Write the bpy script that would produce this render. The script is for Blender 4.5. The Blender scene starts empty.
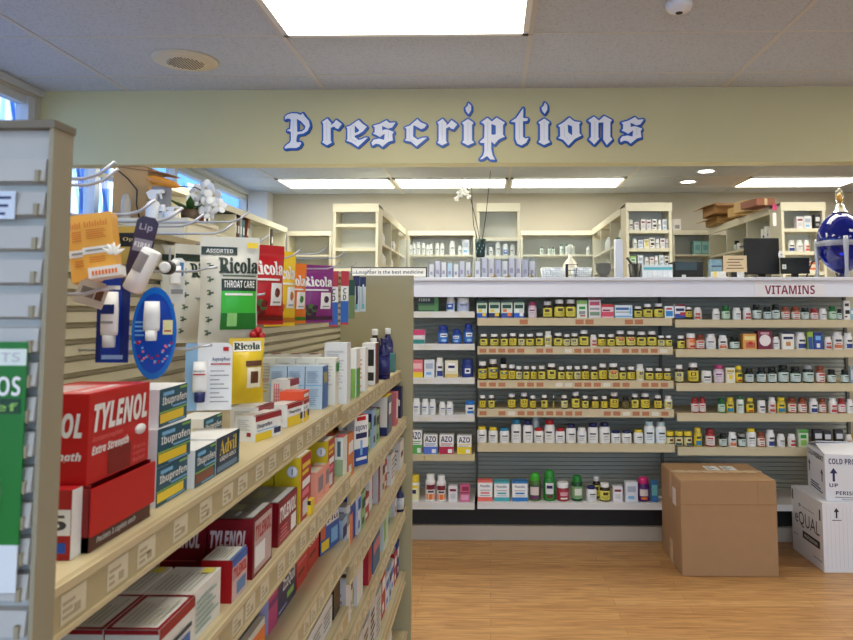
import bpy, math, random
from mathutils import Matrix, Vector
random.seed(7)
C = bpy.context.scene.collection
PI = math.pi
# ------------------------------------------------------------------ camera model
FOC, YAW, PITCH, CX, CY, EYE = 723.0, math.radians(1.2), 0.0745, 475.0, 254.0, 1.42
FW = Vector((-math.sin(YAW)*math.cos(PITCH), math.cos(YAW)*math.cos(PITCH), math.sin(PITCH)))
RT = Vector((math.cos(YAW), math.sin(YAW), 0)); UP = RT.cross(FW)
def at(x, y, X=None, Y=None, Z=None):
    """point of the sight line through photo pixel x, y on the plane X=, Y= or Z="""
    d = FW + RT*((x-CX)/FOC) - UP*((y-CY)/FOC)
    t = X/d.x if X is not None else Y/d.y if Y is not None else (Z-EYE)/d.z
    return Vector((0, 0, EYE)) + d*t
# ------------------------------------------------------------------ materials
def lin(c):
    c = c/255.0
    return c/12.92 if c <= .04045 else ((c+.055)/1.055)**2.4
def L3(c): return (lin(c[0]), lin(c[1]), lin(c[2]), 1)
MATS = {}
def mat(col, rough=.5, metal=0, name=None, noise=0.0, nscale=30, bump=0, trans=0, ior=1.45, emit=None, es=0, coat=0):
    key = (tuple(col), rough, metal, noise, nscale, bump, trans, emit, es, coat)
    if key in MATS: return MATS[key]
    m = bpy.data.materials.new(name or 'surface'); m.use_nodes = True
    nt = m.node_tree; b = nt.nodes['Principled BSDF']
    b.inputs['Base Color'].default_value = L3(col); b.inputs['Roughness'].default_value = rough
    b.inputs['Metallic'].default_value = metal
    if trans: b.inputs['Transmission Weight'].default_value = trans; b.inputs['IOR'].default_value = ior
    if coat: b.inputs['Coat Weight'].default_value = coat
    if emit:
        b.inputs['Emission Color'].default_value = L3(emit); b.inputs['Emission Strength'].default_value = es
    if noise or bump:
        tc = nt.nodes.new('ShaderNodeTexCoord'); n = nt.nodes.new('ShaderNodeTexNoise')
        n.inputs['Scale'].default_value = nscale; n.inputs['Detail'].default_value = 4
        nt.links.new(tc.outputs['Object'], n.inputs['Vector'])
        if noise:
            mx = nt.nodes.new('ShaderNodeMix'); mx.data_type = 'RGBA'
            c = L3(col)
            mx.inputs[6].default_value = tuple(v*(1-noise) for v in c[:3])+(1,)
            mx.inputs[7].default_value = tuple(min(1, v*(1+noise)) for v in c[:3])+(1,)
            nt.links.new(n.outputs['Fac'], mx.inputs[0]); nt.links.new(mx.outputs[2], b.inputs['Base Color'])
        if bump:
            bp = nt.nodes.new('ShaderNodeBump'); bp.inputs['Strength'].default_value = bump; bp.inputs['Distance'].default_value = .002
            nt.links.new(n.outputs['Fac'], bp.inputs['Height']); nt.links.new(bp.outputs[0], b.inputs['Normal'])
    MATS[key] = m
    return m
def clear_mat(name, tint=(255, 255, 255), gloss=.1, alpha=.0):
    """thin clear sheet: mostly see-through with a mirror-like fresnel glint"""
    m = bpy.data.materials.new(name); m.use_nodes = True; nt = m.node_tree
    for n in list(nt.nodes):
        if n.type != 'OUTPUT_MATERIAL': nt.nodes.remove(n)
    out = nt.nodes['Material Output']
    t = nt.nodes.new('ShaderNodeBsdfTransparent'); t.inputs[0].default_value = L3(tint)
    g = nt.nodes.new('ShaderNodeBsdfGlossy'); g.inputs['Roughness'].default_value = .05
    d = nt.nodes.new('ShaderNodeBsdfDiffuse'); d.inputs[0].default_value = L3((235, 240, 245))
    lw = nt.nodes.new('ShaderNodeLayerWeight'); lw.inputs[0].default_value = .5; f = nt.nodes.new('ShaderNodeMath'); f.operation = 'POWER'; f.inputs[1].default_value = 5
    nt.links.new(lw.outputs['Facing'], f.inputs[0])
    mx = nt.nodes.new('ShaderNodeMixShader'); m2 = nt.nodes.new('ShaderNodeMixShader'); m2.inputs[0].default_value = alpha
    nt.links.new(f.outputs[0], mx.inputs[0]); nt.links.new(t.outputs[0], mx.inputs[1]); nt.links.new(g.outputs[0], mx.inputs[2])
    nt.links.new(mx.outputs[0], m2.inputs[1]); nt.links.new(d.outputs[0], m2.inputs[2]); nt.links.new(m2.outputs[0], out.inputs[0])
    return m
WHITE = mat((238, 238, 236), .45); OFFW = mat((222, 222, 214), .5); BLACK = mat((16, 16, 18), .4); DARK = mat((45, 45, 48), .5)
RED = mat((190, 12, 16), .38); DRED = mat((110, 10, 16), .4); MAROON = mat((120, 20, 40), .4); TEAL = mat((8, 82, 104), .4)
NAVY = mat((25, 32, 92), .4); BLUE = mat((20, 84, 190), .4); SKY = mat((120, 180, 225), .4); YELL = mat((238, 205, 40), .4)
ORNG = mat((236, 120, 30), .4); GREEN = mat((20, 150, 50), .4); DGREEN = mat((16, 66, 40), .4); LGREEN = mat((140, 190, 90), .4)
PINK = mat((232, 120, 140), .4); PEACH = mat((242, 160, 140), .4); PURP = mat((120, 30, 110), .4); GREY = mat((150, 150, 152), .5)
LGREY = mat((200, 202, 204), .5); BROWN = mat((90, 50, 28), .5); INK = mat((60, 64, 70), .6); CREAMC = mat((235, 225, 190), .5)
OLIVE = mat((196, 180, 20), .38); MAG = mat((205, 30, 110), .4); LAV = mat((176, 176, 214), .5); TAN = mat((190, 150, 100), .6)
STEEL = mat((190, 192, 196), .28, .9); WIRE = mat((190, 192, 200), .35, .5)
# ------------------------------------------------------------------ mesh builder
TXT = {}
BOLD = {'sans': (0x1D5D4, 0x1D5EE, 0x1D7EC), 'ital': (0x1D63C, 0x1D656, 0x1D7EC), 'serif': (0x1D400, 0x1D41A, 0x1D7CE),
        'serifital': (0x1D468, 0x1D482, 0x1D7CE), 'plain': None}
def text_mesh(s, style):
    if (s, style) in TXT: return TXT[(s, style)]
    key = style; off = 0
    if style[-1] == 'x': style = style[:-1]; off = .022
    b = BOLD[style]; t = s
    if b:
        t = ''.join(chr(b[0]+ord(c)-65) if 'A' <= c <= 'Z' else chr(b[1]+ord(c)-97) if 'a' <= c <= 'z' else chr(b[2]+ord(c)-48) if '0' <= c <= '9' else c for c in s)
    cu = bpy.data.curves.new('lettering', 'FONT'); cu.body = t; cu.resolution_u = 2; cu.offset = off
    o = bpy.data.objects.new('lettering', cu); C.objects.link(o)
    dg = bpy.context.evaluated_depsgraph_get(); me = bpy.data.meshes.new_from_object(o.evaluated_get(dg))
    vs = [(v.co.x, v.co.y) for v in me.vertices]; ps = [tuple(p.vertices) for p in me.polygons]
    bpy.data.objects.remove(o); bpy.data.curves.remove(cu); bpy.data.meshes.remove(me)
    x0 = min(v[0] for v in vs); x1 = max(v[0] for v in vs); y0 = min(v[1] for v in vs); y1 = max(v[1] for v in vs)
    vs = [((v[0]-x0)/(x1-x0), (v[1]-y0)/(y1-y0)) for v in vs]
    TXT[(s, key)] = (vs, ps); return vs, ps
class MB:
    def __init__(s): s.v = []; s.f = []; s.m = []; s.mats = []; s.sm = []
    def mi(s, m):
        if m not in s.mats: s.mats.append(m)
        return s.mats.index(m)
    def add(s, vs, fs, m, smooth=False, M=None):
        b = len(s.v); s.v += [tuple(M @ Vector(v)) if M else tuple(v) for v in vs]
        k = s.mi(m)
        for f in fs: s.f.append(tuple(b+i for i in f)); s.m.append(k); s.sm.append(smooth)
        return s
    def box(s, x0, x1, y0, y1, z0, z1, m, M=None):
        vs = [(x0, y0, z0), (x1, y0, z0), (x1, y1, z0), (x0, y1, z0), (x0, y0, z1), (x1, y0, z1), (x1, y1, z1), (x0, y1, z1)]
        return s.add(vs, [(0, 3, 2, 1), (4, 5, 6, 7), (0, 1, 5, 4), (1, 2, 6, 5), (2, 3, 7, 6), (3, 0, 4, 7)], m, False, M)
    def quad(s, pts, m, M=None): return s.add(pts, [tuple(range(len(pts)))], m, False, M)
    def prism(s, poly, y0, y1, m, M=None):
        n = len(poly); vs = [(x, y0, z) for x, z in poly]+[(x, y1, z) for x, z in poly]
        return s.add(vs, [tuple(range(n)), tuple(range(2*n-1, n-1, -1))]+[(i, n+i, n+(i+1) % n, (i+1) % n) for i in range(n)], m, False, M)
    def lathe(s, prof, mats, seg=16, M=None, sx=1, sy=1, caps=True):
        """prof: (r, z) points from bottom to top; mats: one, or one per ring"""
        n = len(prof); vs = [(r*math.cos(2*PI*k/seg)*sx, r*math.sin(2*PI*k/seg)*sy, z) for r, z in prof for k in range(seg)]
        one = not isinstance(mats, (list, tuple))
        for i in range(n-1):
            fs = [(i*seg+k, i*seg+(k+1) % seg, (i+1)*seg+(k+1) % seg, (i+1)*seg+k) for k in range(seg)]
            if i == 0: base = len(s.v); s.v += [tuple(M @ Vector(v)) if M else v for v in vs]
            kk = s.mi(mats if one else mats[i])
            for f in fs: s.f.append(tuple(base+q for q in f)); s.m.append(kk); s.sm.append(True)
        for ring, rev in ((0, True), (n-1, False)):
            if caps and prof[ring][0] > 1e-6 and abs(prof[ring][1]-prof[1 if ring == 0 else n-2][1]) > 1e-7:
                f = [base+ring*seg+k for k in range(seg)]
                s.f.append(tuple(reversed(f)) if rev else tuple(f)); s.m.append(s.mi(mats if one else mats[0 if rev else -1])); s.sm.append(False)
        return s
    def patch(s, r, a0, a1, z0, z1, m, n=4, sx=1, sy=1):
        vs = []
        for k in range(n+1):
            a = a0+(a1-a0)*k/n; vs += [(r*math.cos(a)*sx, r*math.sin(a)*sy, z0), (r*math.cos(a)*sx, r*math.sin(a)*sy, z1)]
        return s.add(vs, [(2*k, 2*k+2, 2*k+3, 2*k+1) for k in range(n)], m, True)
    def tube(s, pts, r, m, seg=6, M=None):
        P = [Vector(p) for p in pts]; vs = []
        rr = r if isinstance(r, (list, tuple)) else [r]*len(P)
        for i, p in enumerate(P):
            d = (P[min(i+1, len(P)-1)]-P[max(i-1, 0)]).normalized()
            a = d.cross(Vector((0, 0, 1)) if abs(d.z) < .9 else Vector((1, 0, 0))).normalized(); b = d.cross(a)
            vs += [p+(a*math.cos(2*PI*k/seg)+b*math.sin(2*PI*k/seg))*rr[i] for k in range(seg)]
        fs = [(i*seg+k, (i+1)*seg+k, (i+1)*seg+(k+1) % seg, i*seg+(k+1) % seg) for i in range(len(P)-1) for k in range(seg)]
        n = len(P); fs += [tuple(range(seg)), tuple(range(n*seg-1, (n-1)*seg-1, -1))]
        return s.add(vs, fs, m, True, M)
    def surf(s, S, nu, nv, m, M=None, smooth=True, rect=(0, 0, 1, 1)):
        u0, v0, u1, v1 = rect
        vs = [S(u0+(u1-u0)*i/nu, v0+(v1-v0)*j/nv) for j in range(nv+1) for i in range(nu+1)]
        return s.add(vs, [(j*(nu+1)+i, j*(nu+1)+i+1, (j+1)*(nu+1)+i+1, (j+1)*(nu+1)+i) for j in range(nv) for i in range(nu)], m, smooth, M)
    def text(s, S, rect, t, style, m, M=None):
        """lettering t fitted into rect of the surface S(u, v)"""
        u0, v0, u1, v1 = rect; vs, ps = text_mesh(t, style)
        return s.add([S(u0+(u1-u0)*a, v0+(v1-v0)*b) for a, b in vs], ps, m, False, M)
    def build(s, name, parent=None, loc=(0, 0, 0), rz=0, rot=None):
        me = bpy.data.meshes.new(name); me.from_pydata(s.v, [], s.f)
        for m in s.mats: me.materials.append(m)
        me.polygons.foreach_set('material_index', s.m); me.polygons.foreach_set('use_smooth', s.sm); me.update()
        o = bpy.data.objects.new(name, me); C.objects.link(o); o.location = loc
        o.rotation_euler = rot or (0, 0, rz); o.parent = parent
        return o
def tag(o, label, cat, group=None):
    o['label'] = label; o['category'] = cat
    if group: o['group'] = group
    return o
def empty(name, loc, label, cat, group=None, rz=0):
    o = bpy.data.objects.new(name, None); C.objects.link(o); o.location = loc; o.rotation_euler = (0, 0, rz); o.empty_display_size = .05
    return tag(o, label, cat, group)
def struct(o): o['kind'] = 'structure'; return o
def copy_tree(o, parent=None):
    c = o.copy(); C.objects.link(c)
    if parent: c.parent = parent
    for ch in list(o.children): copy_tree(ch, c)
    return c
def bevel(o, w=.003, n=2):
    b = o.modifiers.new('bevel', 'BEVEL'); b.width = w; b.segments = n; b.limit_method = 'ANGLE'; return o
ORD = 'zeroth first second third fourth fifth sixth seventh eighth ninth tenth eleventh twelfth thirteenth fourteenth fifteenth sixteenth seventeenth eighteenth nineteenth twentieth twenty-first twenty-second twenty-third twenty-fourth twenty-fifth twenty-sixth twenty-seventh twenty-eighth twenty-ninth thirtieth'.split()
# ------------------------------------------------------------------ cartons
EPS = .0004
def face(k, w, d, h, e=EPS):
    return {'F': lambda u, v: (u*w, -e, v*h), 'L': lambda u, v: (-e, d*(1-u), v*h), 'R': lambda u, v: (w+e, d*u, v*h),
            'T': lambda u, v: (u*w, v*d, h+e), 'B': lambda u, v: (w*(1-u), d+e, v*h)}[k]
def carton(name, w, d, h, base, decals, loc, rz, label, cat='box', group=None, M=None):
    """box with its front at y=0 facing -y; decals: (face, u0, v0, u1, v1, material[, text, style])"""
    b = MB(); b.box(0, w, 0, d, 0, h, base)
    for i, q in enumerate(decals):
        S = face(q[0], w, d, h, EPS*(1+.35*i)); r = q[1:5]
        if len(q) > 6: b.text(S, r, q[6], q[7], q[5])
        else: b.surf(S, 1, 1, q[5], None, False, r)
    return tag(b.build(name, None, loc, rz), label, cat, group)
def lines(f, u0, u1, v0, v1, n, m=INK, k=.45):
    """n thin printed rules that stand for small print"""
    st = (v1-v0)/n; rn = random.Random(n*7+int(u0*100))
    return [(f, u0, v0+st*i, u1-(u1-u0)*rn.random()*.35, v0+st*(i+k), m) for i in range(n)]
# ------------------------------------------------------------------ setting
ZC, WL, YB, YBEAM, WR, YF = 2.76, -2.78, 8.42, 4.34, 5.0, -3.2
def floor_mat():
    m = bpy.data.materials.new('wood_planks'); m.use_nodes = True; nt = m.node_tree; b = nt.nodes['Principled BSDF']
    tc = nt.nodes.new('ShaderNodeTexCoord')
    br = nt.nodes.new('ShaderNodeTexBrick'); br.inputs['Scale'].default_value = 1; br.inputs['Brick Width'].default_value = .95
    br.inputs['Row Height'].default_value = .078; br.inputs['Mortar Size'].default_value = .0011; br.offset = .37
    br.inputs['Color1'].default_value = L3((200, 156, 103)); br.inputs['Color2'].default_value = L3((184, 138, 87)); br.inputs['Mortar'].default_value = L3((150, 104, 62))
    nt.links.new(tc.outputs['Object'], br.inputs['Vector'])
    mp = nt.nodes.new('ShaderNodeMapping'); mp.inputs['Scale'].default_value = (2.2, 26, 1); nt.links.new(tc.outputs['Object'], mp.inputs['Vector'])
    n = nt.nodes.new('ShaderNodeTexNoise'); n.inputs['Scale'].default_value = 2.2; n.inputs['Detail'].default_value = 7; n.inputs['Distortion'].default_value = .9
    nt.links.new(mp.outputs[0], n.inputs['Vector'])
    rp = nt.nodes.new('ShaderNodeValToRGB'); rp.color_ramp.elements[0].position = .33; rp.color_ramp.elements[0].color = (.60, .52, .44, 1)
    rp.color_ramp.elements[1].position = .62; rp.color_ramp.elements[1].color = (1.1, 1.08, 1.02, 1); nt.links.new(n.outputs['Fac'], rp.inputs[0])
    mx = nt.nodes.new('ShaderNodeMix'); mx.data_type = 'RGBA'; mx.blend_type = 'MULTIPLY'; mx.inputs[0].default_value = .8
    nt.links.new(br.outputs['Color'], mx.inputs[6]); nt.links.new(rp.outputs[0], mx.inputs[7]); nt.links.new(mx.outputs[2], b.inputs['Base Color'])
    b.inputs['Roughness'].default_value = .38
    return m
def tile_mat():
    m = bpy.data.materials.new('ceiling_tile'); m.use_nodes = True; nt = m.node_tree; b = nt.nodes['Principled BSDF']
    tc = nt.nodes.new('ShaderNodeTexCoord'); n = nt.nodes.new('ShaderNodeTexNoise'); n.inputs['Scale'].default_value = 90; n.inputs['Detail'].default_value = 5
    nt.links.new(tc.outputs['Object'], n.inputs['Vector'])
    rp = nt.nodes.new('ShaderNodeValToRGB'); rp.color_ramp.elements[0].position = .3; rp.color_ramp.elements[0].color = L3((176, 183, 192))
    rp.color_ramp.elements[1].position = .5; rp.color_ramp.elements[1].color = L3((197, 204, 213)); nt.links.new(n.outputs['Fac'], rp.inputs[0])
    nt.links.new(rp.outputs[0], b.inputs['Base Color']); b.inputs['Roughness'].default_value = .9
    return m
struct(MB().box(WL-.2, WR, YF-.2, YB+.1, -.1, 0, floor_mat()).build('floor'))
struct(MB().box(WL-.2, WR, YF-.2, YB+.1, ZC, ZC+.08, tile_mat()).build('ceiling'))
PAINT = mat((190, 184, 168), .75, noise=.04, nscale=6); BEAMC = mat((203, 196, 150), .7, noise=.03, nscale=4)
g = MB(); GX = [0.2+1.22*k for k in range(-2, 5)]; tb = mat((205, 203, 198), .6)
for x in GX:
    g.box(x-.012, x+.012, YF, YBEAM, ZC-.004, ZC, tb); g.box(x-.012, x+.012, YBEAM+.12, YB, ZC-.004, ZC, tb)
GYF = [3.45-.61*k for k in range(-1, 11)]; GYB = [7.95-.61*k for k in range(0, 6)]
for y in GYF+GYB: g.box(WL, WR, y-.007, y+.007, ZC-.003, ZC, tb)
struct(g.build('trim_1'))
struct(MB().box(WL, WR, YBEAM, YBEAM+.12, 2.298, ZC, BEAMC).build('wall_bulkhead'))
struct(MB().box(WL, WR, YB, YB+.1, 0, ZC, PAINT).build('wall_back'))
struct(MB().box(WR, WR+.1, YF, YB, 0, ZC, PAINT).build('wall_right'))
# left wall with a band of clerestory windows
WZ0, WZ1 = 1.86, 2.705
w = MB(); w.box(WL-.12, WL, YF, YB, 0, WZ0, PAINT); w.box(WL-.12, WL, YF, YB, WZ1, ZC, PAINT)
for y0, y1 in ((YF, -2.9), (4.30, 4.50), (8.22, YB)): w.box(WL-.12, WL, y0, y1, WZ0, WZ1, PAINT)
struct(w.build('wall_left'))
FRAME = mat((205, 206, 205), .5); PANE = clear_mat('window_glass', (240, 246, 250))
def window(n, y0, y1, posts):
    b = MB(); x0, x1 = WL-.09, WL-.03
    b.box(x0, x1, y0, y1, WZ0, WZ0+.04, FRAME); b.box(x0, x1, y0, y1, WZ1-.05, WZ1, FRAME)
    for p in [y0+.03]+posts+[y1-.03]: b.box(x0, x1+.02, p-.03, p+.03, WZ0, WZ1, FRAME)
    o = struct(b.build('window_%d' % n)); MB().box(WL-.064, WL-.06, y0, y1, WZ0, WZ1, PANE).build('window_pane', o)
window(1, -2.9, 4.30, [-1.2, .6, 2.4]); window(2, 4.50, 8.22, [5.03, 6.30, 7.23])
struct(MB().box(WL, WL+.02, 4.46, YB, ZC-.04, ZC-.004, FRAME).build('trim_2'))
struct(MB().box(WL, WL+.02, YF, YBEAM, ZC-.04, ZC-.004, FRAME).build('trim_3'))
struct(MB().box(WL, WL+.22, 8.18, YB, 0, ZC-.004, mat((206, 206, 206), .7)).build('trim_4'))
# glazed shop front behind the viewer
s = MB(); s.box(WL, WR, YF-.1, YF, 0, .35, PAINT); s.box(WL, WR, YF-.1, YF, 2.5, ZC, PAINT)
for x in (-2.6, -.9, .8, 2.5, 4.0, 4.95): s.box(x-.05, x+.05, YF-.1, YF, .35, 2.5, FRAME)
struct(s.build('wall_front'))
o = struct(MB().box(WL, WR, YF-.06, YF-.055, .35, 2.5, PANE).build('window_3'))
# outside the windows
struct(MB().box(-40, WL-.2, -30, 40, -.2, -.1, mat((150, 150, 150), .9)).build('ground_outside'))
nb = empty('neighbouring_building', (-8.0, 8, -.1), 'pale blue building with white panels seen outside through the clerestory windows', 'building')
bw = MB(); bw.box(-1, 0, -14, 30, 0, 6.2, mat((74, 130, 210), .6, noise=.1, nscale=2)); bw.build('facade', nb)
for k in range(22):
    y = -11+k*1.35
    MB().box(0, .08, y, y+.62, .4, 4.3+.5*(k % 3), mat((212, 226, 240), .5)).build('white_panel', nb)
tr = empty('steel_truss', (-4.6, 6.2, -.1), 'blue steel lattice frame standing outside the nearest clerestory window', 'lattice')
tm = MB(); BS = mat((58, 100, 170), .5)
for k in range(9):
    y = -1.2+k*.5; tm.tube([(0, y, 0), (0, y, 4)], .035, BS, 6)
    if k < 8:
        tm.tube([(.02, y, 1.2), (.02, y+.5, 2.6)], .025, BS, 5); tm.tube([(.02, y+.5, 2.6), (.02, y+.1, 3.9)], .025, BS, 5)
        tm.tube([(.02, y+.5, 1.2), (.02, y, 2.6)], .025, BS, 5)
tm.build('lattice_bars', tr); MB().box(-.25, -.2, -1.3, 2.9, 0, 3.9, mat((215, 236, 246), .6)).build('backing_panel', tr)
struct(MB().box(-40, 40, -40, YF-.25, -.2, -.05, mat((190, 188, 184), .9)).build('ground_front'))
sl = bpy.data.lights.new('sun', 'SUN'); sl.energy = 6.5; sl.angle = .01; sl.color = (1, .96, .9); so = bpy.data.objects.new('sun', sl); C.objects.link(so)
so.rotation_euler = Vector((-.62, -.30, -.72)).to_track_quat('-Z', 'Y').to_euler()
# lamps
LAMPW = mat((235, 235, 230), .5)
def troffer(x0, y0, label, st, tint=(255, 251, 238)):
    t = empty('ceiling_light', (x0+.61, y0+.305, ZC-.012), label, 'ceiling light', 'ceiling troffers')
    f = MB(); W, D = .597, .292
    f.box(-W, W, -D, -D+.028, -.006, .008, LAMPW); f.box(-W, W, D-.028, D, -.006, .008, LAMPW); f.box(-W, -W+.028, -D, D, -.006, .008, LAMPW); f.box(W-.028, W, -D, D, -.006, .008, LAMPW)
    f.build('frame', t)
    MB().quad([(-W+.028, -D+.028, -.002), (-W+.028, D-.028, -.002), (W-.028, D-.028, -.002), (W-.028, -D+.028, -.002)], mat((250, 250, 245), .6, emit=tint, es=st)).build('diffuser', t)
LF, LB = 8.0, 5.5
troffer(-1.02, 2.84, 'large bright ceiling light in front of the beam, above the lettering', LF)
for x0, lab in ((-2.24, 'far ceiling light behind the beam, nearest the windows'), (-1.02, 'far ceiling light behind the beam, second from the windows'), (.2, 'far ceiling light behind the beam, third from the windows'), (2.64, 'far ceiling light behind the beam, above the blue globe')):
    troffer(x0, 7.34, lab, LB)
for i, x0 in enumerate((-2.24, -1.02+.0, 1.42, 2.64)): troffer(x0, 4.58, 'added ceiling light hidden behind the beam over the counter, %s from the windows' % ORD[i+1], LB*1.5)  # unseen extra troffers, added to brighten the dispensary shelf fronts
for i, (x0, y0) in enumerate(((2.64, 2.84), (-1.02, .40), (2.64, .40), (-1.02, -2.04), (2.64, -2.04))):
    troffer(x0, y0, 'ceiling light over the shop floor outside the view, %s of five' % ORD[i+1], LF)
for px, py, lab in ((706, 171, 'round recessed downlight nearer the beam'), (688, 181.5, 'round recessed downlight nearer the back wall')):
    p = at(px, py, Z=ZC)
    t = empty('downlight', (p.x, p.y, ZC-.002), lab, 'downlight', 'recessed downlights')
    MB().lathe([(.098, -.006), (.098, 0), (.085, 0), (.075, -.004), (.098, -.006)], WHITE, 24, None, 1, 1, False).build('trim_ring', t)
    MB().lathe([(.001, -.001), (.074, -.001)], mat((255, 255, 255), .5, emit=(255, 250, 240), es=9), 24).build('lens', t)
# speaker grille and smoke detector on the ceiling
p = at(185.5, 60, Z=ZC); t = empty('ceiling_speaker', (p.x, p.y, ZC), 'round cream speaker grille on the ceiling', 'ceiling speaker')
CRM = mat((216, 206, 180), .6)
MB().lathe([(.001, -.02), (.105, -.02), (.108, -.016), (.14, -.014), (.168, -.008), (.17, 0)], CRM, 36).build('rim', t)
gr = MB()
for i in range(-6, 7):
    for j in range(-6, 7):
        if i*i+j*j < 38: gr.lathe([(.0045, -.0215), (.0045, -.019)], mat((80, 76, 66), .8), 6, Matrix.Translation((i*.0155, j*.0155, 0)))
gr.build('grille_holes', t)
p = at(679, 8, Z=ZC-.02); t = empty('smoke_detector', (p.x, p.y, ZC), 'small white round smoke detector on the ceiling', 'smoke detector')
MB().lathe([(.001, -.042), (.026, -.042), (.03, -.034), (.052, -.03), (.058, -.012), (.058, 0)], WHITE, 24).build('body', t)
MB().lathe([(.001, -.048), (.014, -.046), (.017, -.041)], DARK, 16).build('sensor', t)
# ------------------------------------------------------------------ lettering on the beam
LET = {  # outlines in tenths of a pixel of a 64-unit tall grid, holes after the outline
 'P': ((280, 100), [[(62,215),(60,190),(85,165),(130,150),(190,152),(232,168),(250,148),(275,185),(315,230),(325,280),(300,335),(255,365),(195,372),(185,400),(180,445),(195,460),(225,455),(235,465),(215,500),(180,518),(105,518),(62,525),(58,508),(80,485),(110,465),(125,440),(125,350),(100,335),(85,340),(88,325),(118,318),(125,215),(105,205),(80,205)], [(187,208),(232,235),(280,288),(270,322),(240,342),(190,348)]]),
 'r': ((400, 100), [[(402,245),(458,208),(488,245),(500,255),(492,280),(520,262),(552,222),(612,268),(572,318),(545,310),(528,292),(492,308),(492,440),(505,462),(452,492),(402,462),(415,440),(415,268)]]),
 'e': ((340, 100), [[(72,295),(110,285),(205,220),(245,260),(290,292),(250,340),(205,370),(165,385),(160,400),(205,435),(240,425),(270,410),(300,408),(250,455),(195,505),(130,460),(75,440),(85,425),(85,310)], [(163,280),(175,290),(213,332),(190,352),(163,360)]]),
 's': ((340, 100), [[(358,282),(430,262),(502,224),(530,252),(595,248),(558,300),(515,312),(452,282),(455,332),(490,320),(525,328),(578,348),(560,372),(568,438),(522,450),(455,505),(425,478),(385,472),(350,492),(342,460),(365,430),(420,420),(475,432),(482,365),(460,378),(430,402),(390,378),(358,365),(375,350),(375,300)]]),
 'c': ((400, 100), [[(55,300),(110,280),(188,212),(222,245),(285,272),(262,305),(228,318),(195,300),(150,275),(145,285),(142,395),(190,430),(245,410),(290,408),(240,450),(178,500),(120,450),(55,438),(72,420),(72,315)]]),
 'i': ((430, 100), [[(345,250),(408,210),(465,250),(448,272),(448,435),(470,460),(405,490),(345,458),(362,435),(362,272)], [(412,38),(440,70),(440,115),(412,158),(385,125),(378,95),(402,72)]]),
 'p': ((472, 105), [[(98,192),(165,145),(212,185),(262,142),(350,195),(330,222),(330,322),(348,345),(285,372),(240,425),(205,395),(205,480),(220,545),(245,588),(195,585),(160,550),(115,580),(85,585),(120,545),(132,500),(132,410),(90,410),(85,395),(130,360),(135,225),(125,205)], [(207,208),(253,226),(253,318),(235,326),(207,322)]]),
 't': ((505, 100), [[(62,238),(120,200),(195,90),(192,200),(245,205),(235,230),(190,232),(190,400),(220,420),(250,410),(225,460),(175,490),(130,470),(110,420),(110,245)]]),
 'o': ((555, 100), [[(30,280),(85,250),(150,195),(200,235),(270,245),(255,265),(258,365),(280,385),(210,420),(140,490),(85,430),(30,410),(52,395),(50,295)], [(132,268),(178,286),(180,386),(136,352)]]),
 'n': ((555, 100), [[(348,225),(412,185),(465,228),(520,178),(605,222),(585,245),(585,400),(608,425),(548,485),(510,425),(512,245),(458,250),(458,405),(470,420),(415,480),(358,425),(380,400),(380,250)]])}
INL = {'P': [(150,215),(148,400)], 'r': [(452,240),(452,440)], 'e': [(120,310),(122,420),(185,455)], 's': [(520,340),(520,420)], 'c': [(100,310),(105,425),(165,460)], 'i': [(405,245),(405,445)],
       'p': [(168,190),(168,500)], 't': [(150,240),(155,430)], 'o': [(92,285),(98,395),(140,435)], 'n': [(420,230),(420,430)]}
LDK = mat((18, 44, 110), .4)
LB_, LWH, LGR = mat((26, 96, 190), .4), mat((240, 243, 250), .45), mat((176, 184, 204), .5)
def spline_obj(name, loops, off, ext, y, m, parent, org):
    cu = bpy.data.curves.new(name, 'CURVE'); cu.dimensions = '2D'; cu.fill_mode = 'BOTH'; cu.extrude = ext; cu.offset = off
    for lp in loops:
        sp = cu.splines.new('POLY'); sp.points.add(len(lp)-1); sp.use_cyclic_u = True
        for q, (a, c) in zip(sp.points, lp): q.co = (a, c, 0, 1)
    o = bpy.data.objects.new(name, cu); C.objects.link(o)
    me = bpy.data.meshes.new_from_object(o.evaluated_get(bpy.context.evaluated_depsgraph_get()))
    bpy.data.objects.remove(o); bpy.data.curves.remove(cu)
    me.materials.clear(); me.materials.append(m)
    ob = bpy.data.objects.new(name, me); C.objects.link(ob); ob.parent = parent; ob.rotation_euler = (PI/2, 0, 0); ob.location = (0, y, 0)
    return ob
WORD = [('P', 0, 0, 'capital P, at the start of the word'), ('r', -114.9, -.3, 'r after the capital P'), ('e', 0, 0, 'e, the only one in the word'), ('s', 0, 0, 's between the e and the c'),
        ('c', 0, 0, 'c, the only one in the word'), ('r', 0, 0, 'r after the c'), ('i', 0, 0, 'i before the p'), ('p', 0, 0, 'small p with the long foot'), ('t', 0, 0, 't, the only one in the word'),
        ('i', 75.9, -.4, 'i after the t'), ('o', 0, 0, 'o, the only one in the word'), ('n', 0, 0, 'n, the only one in the word'), ('s', 247.5, -3.2, 's at the end of the word')]
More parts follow.
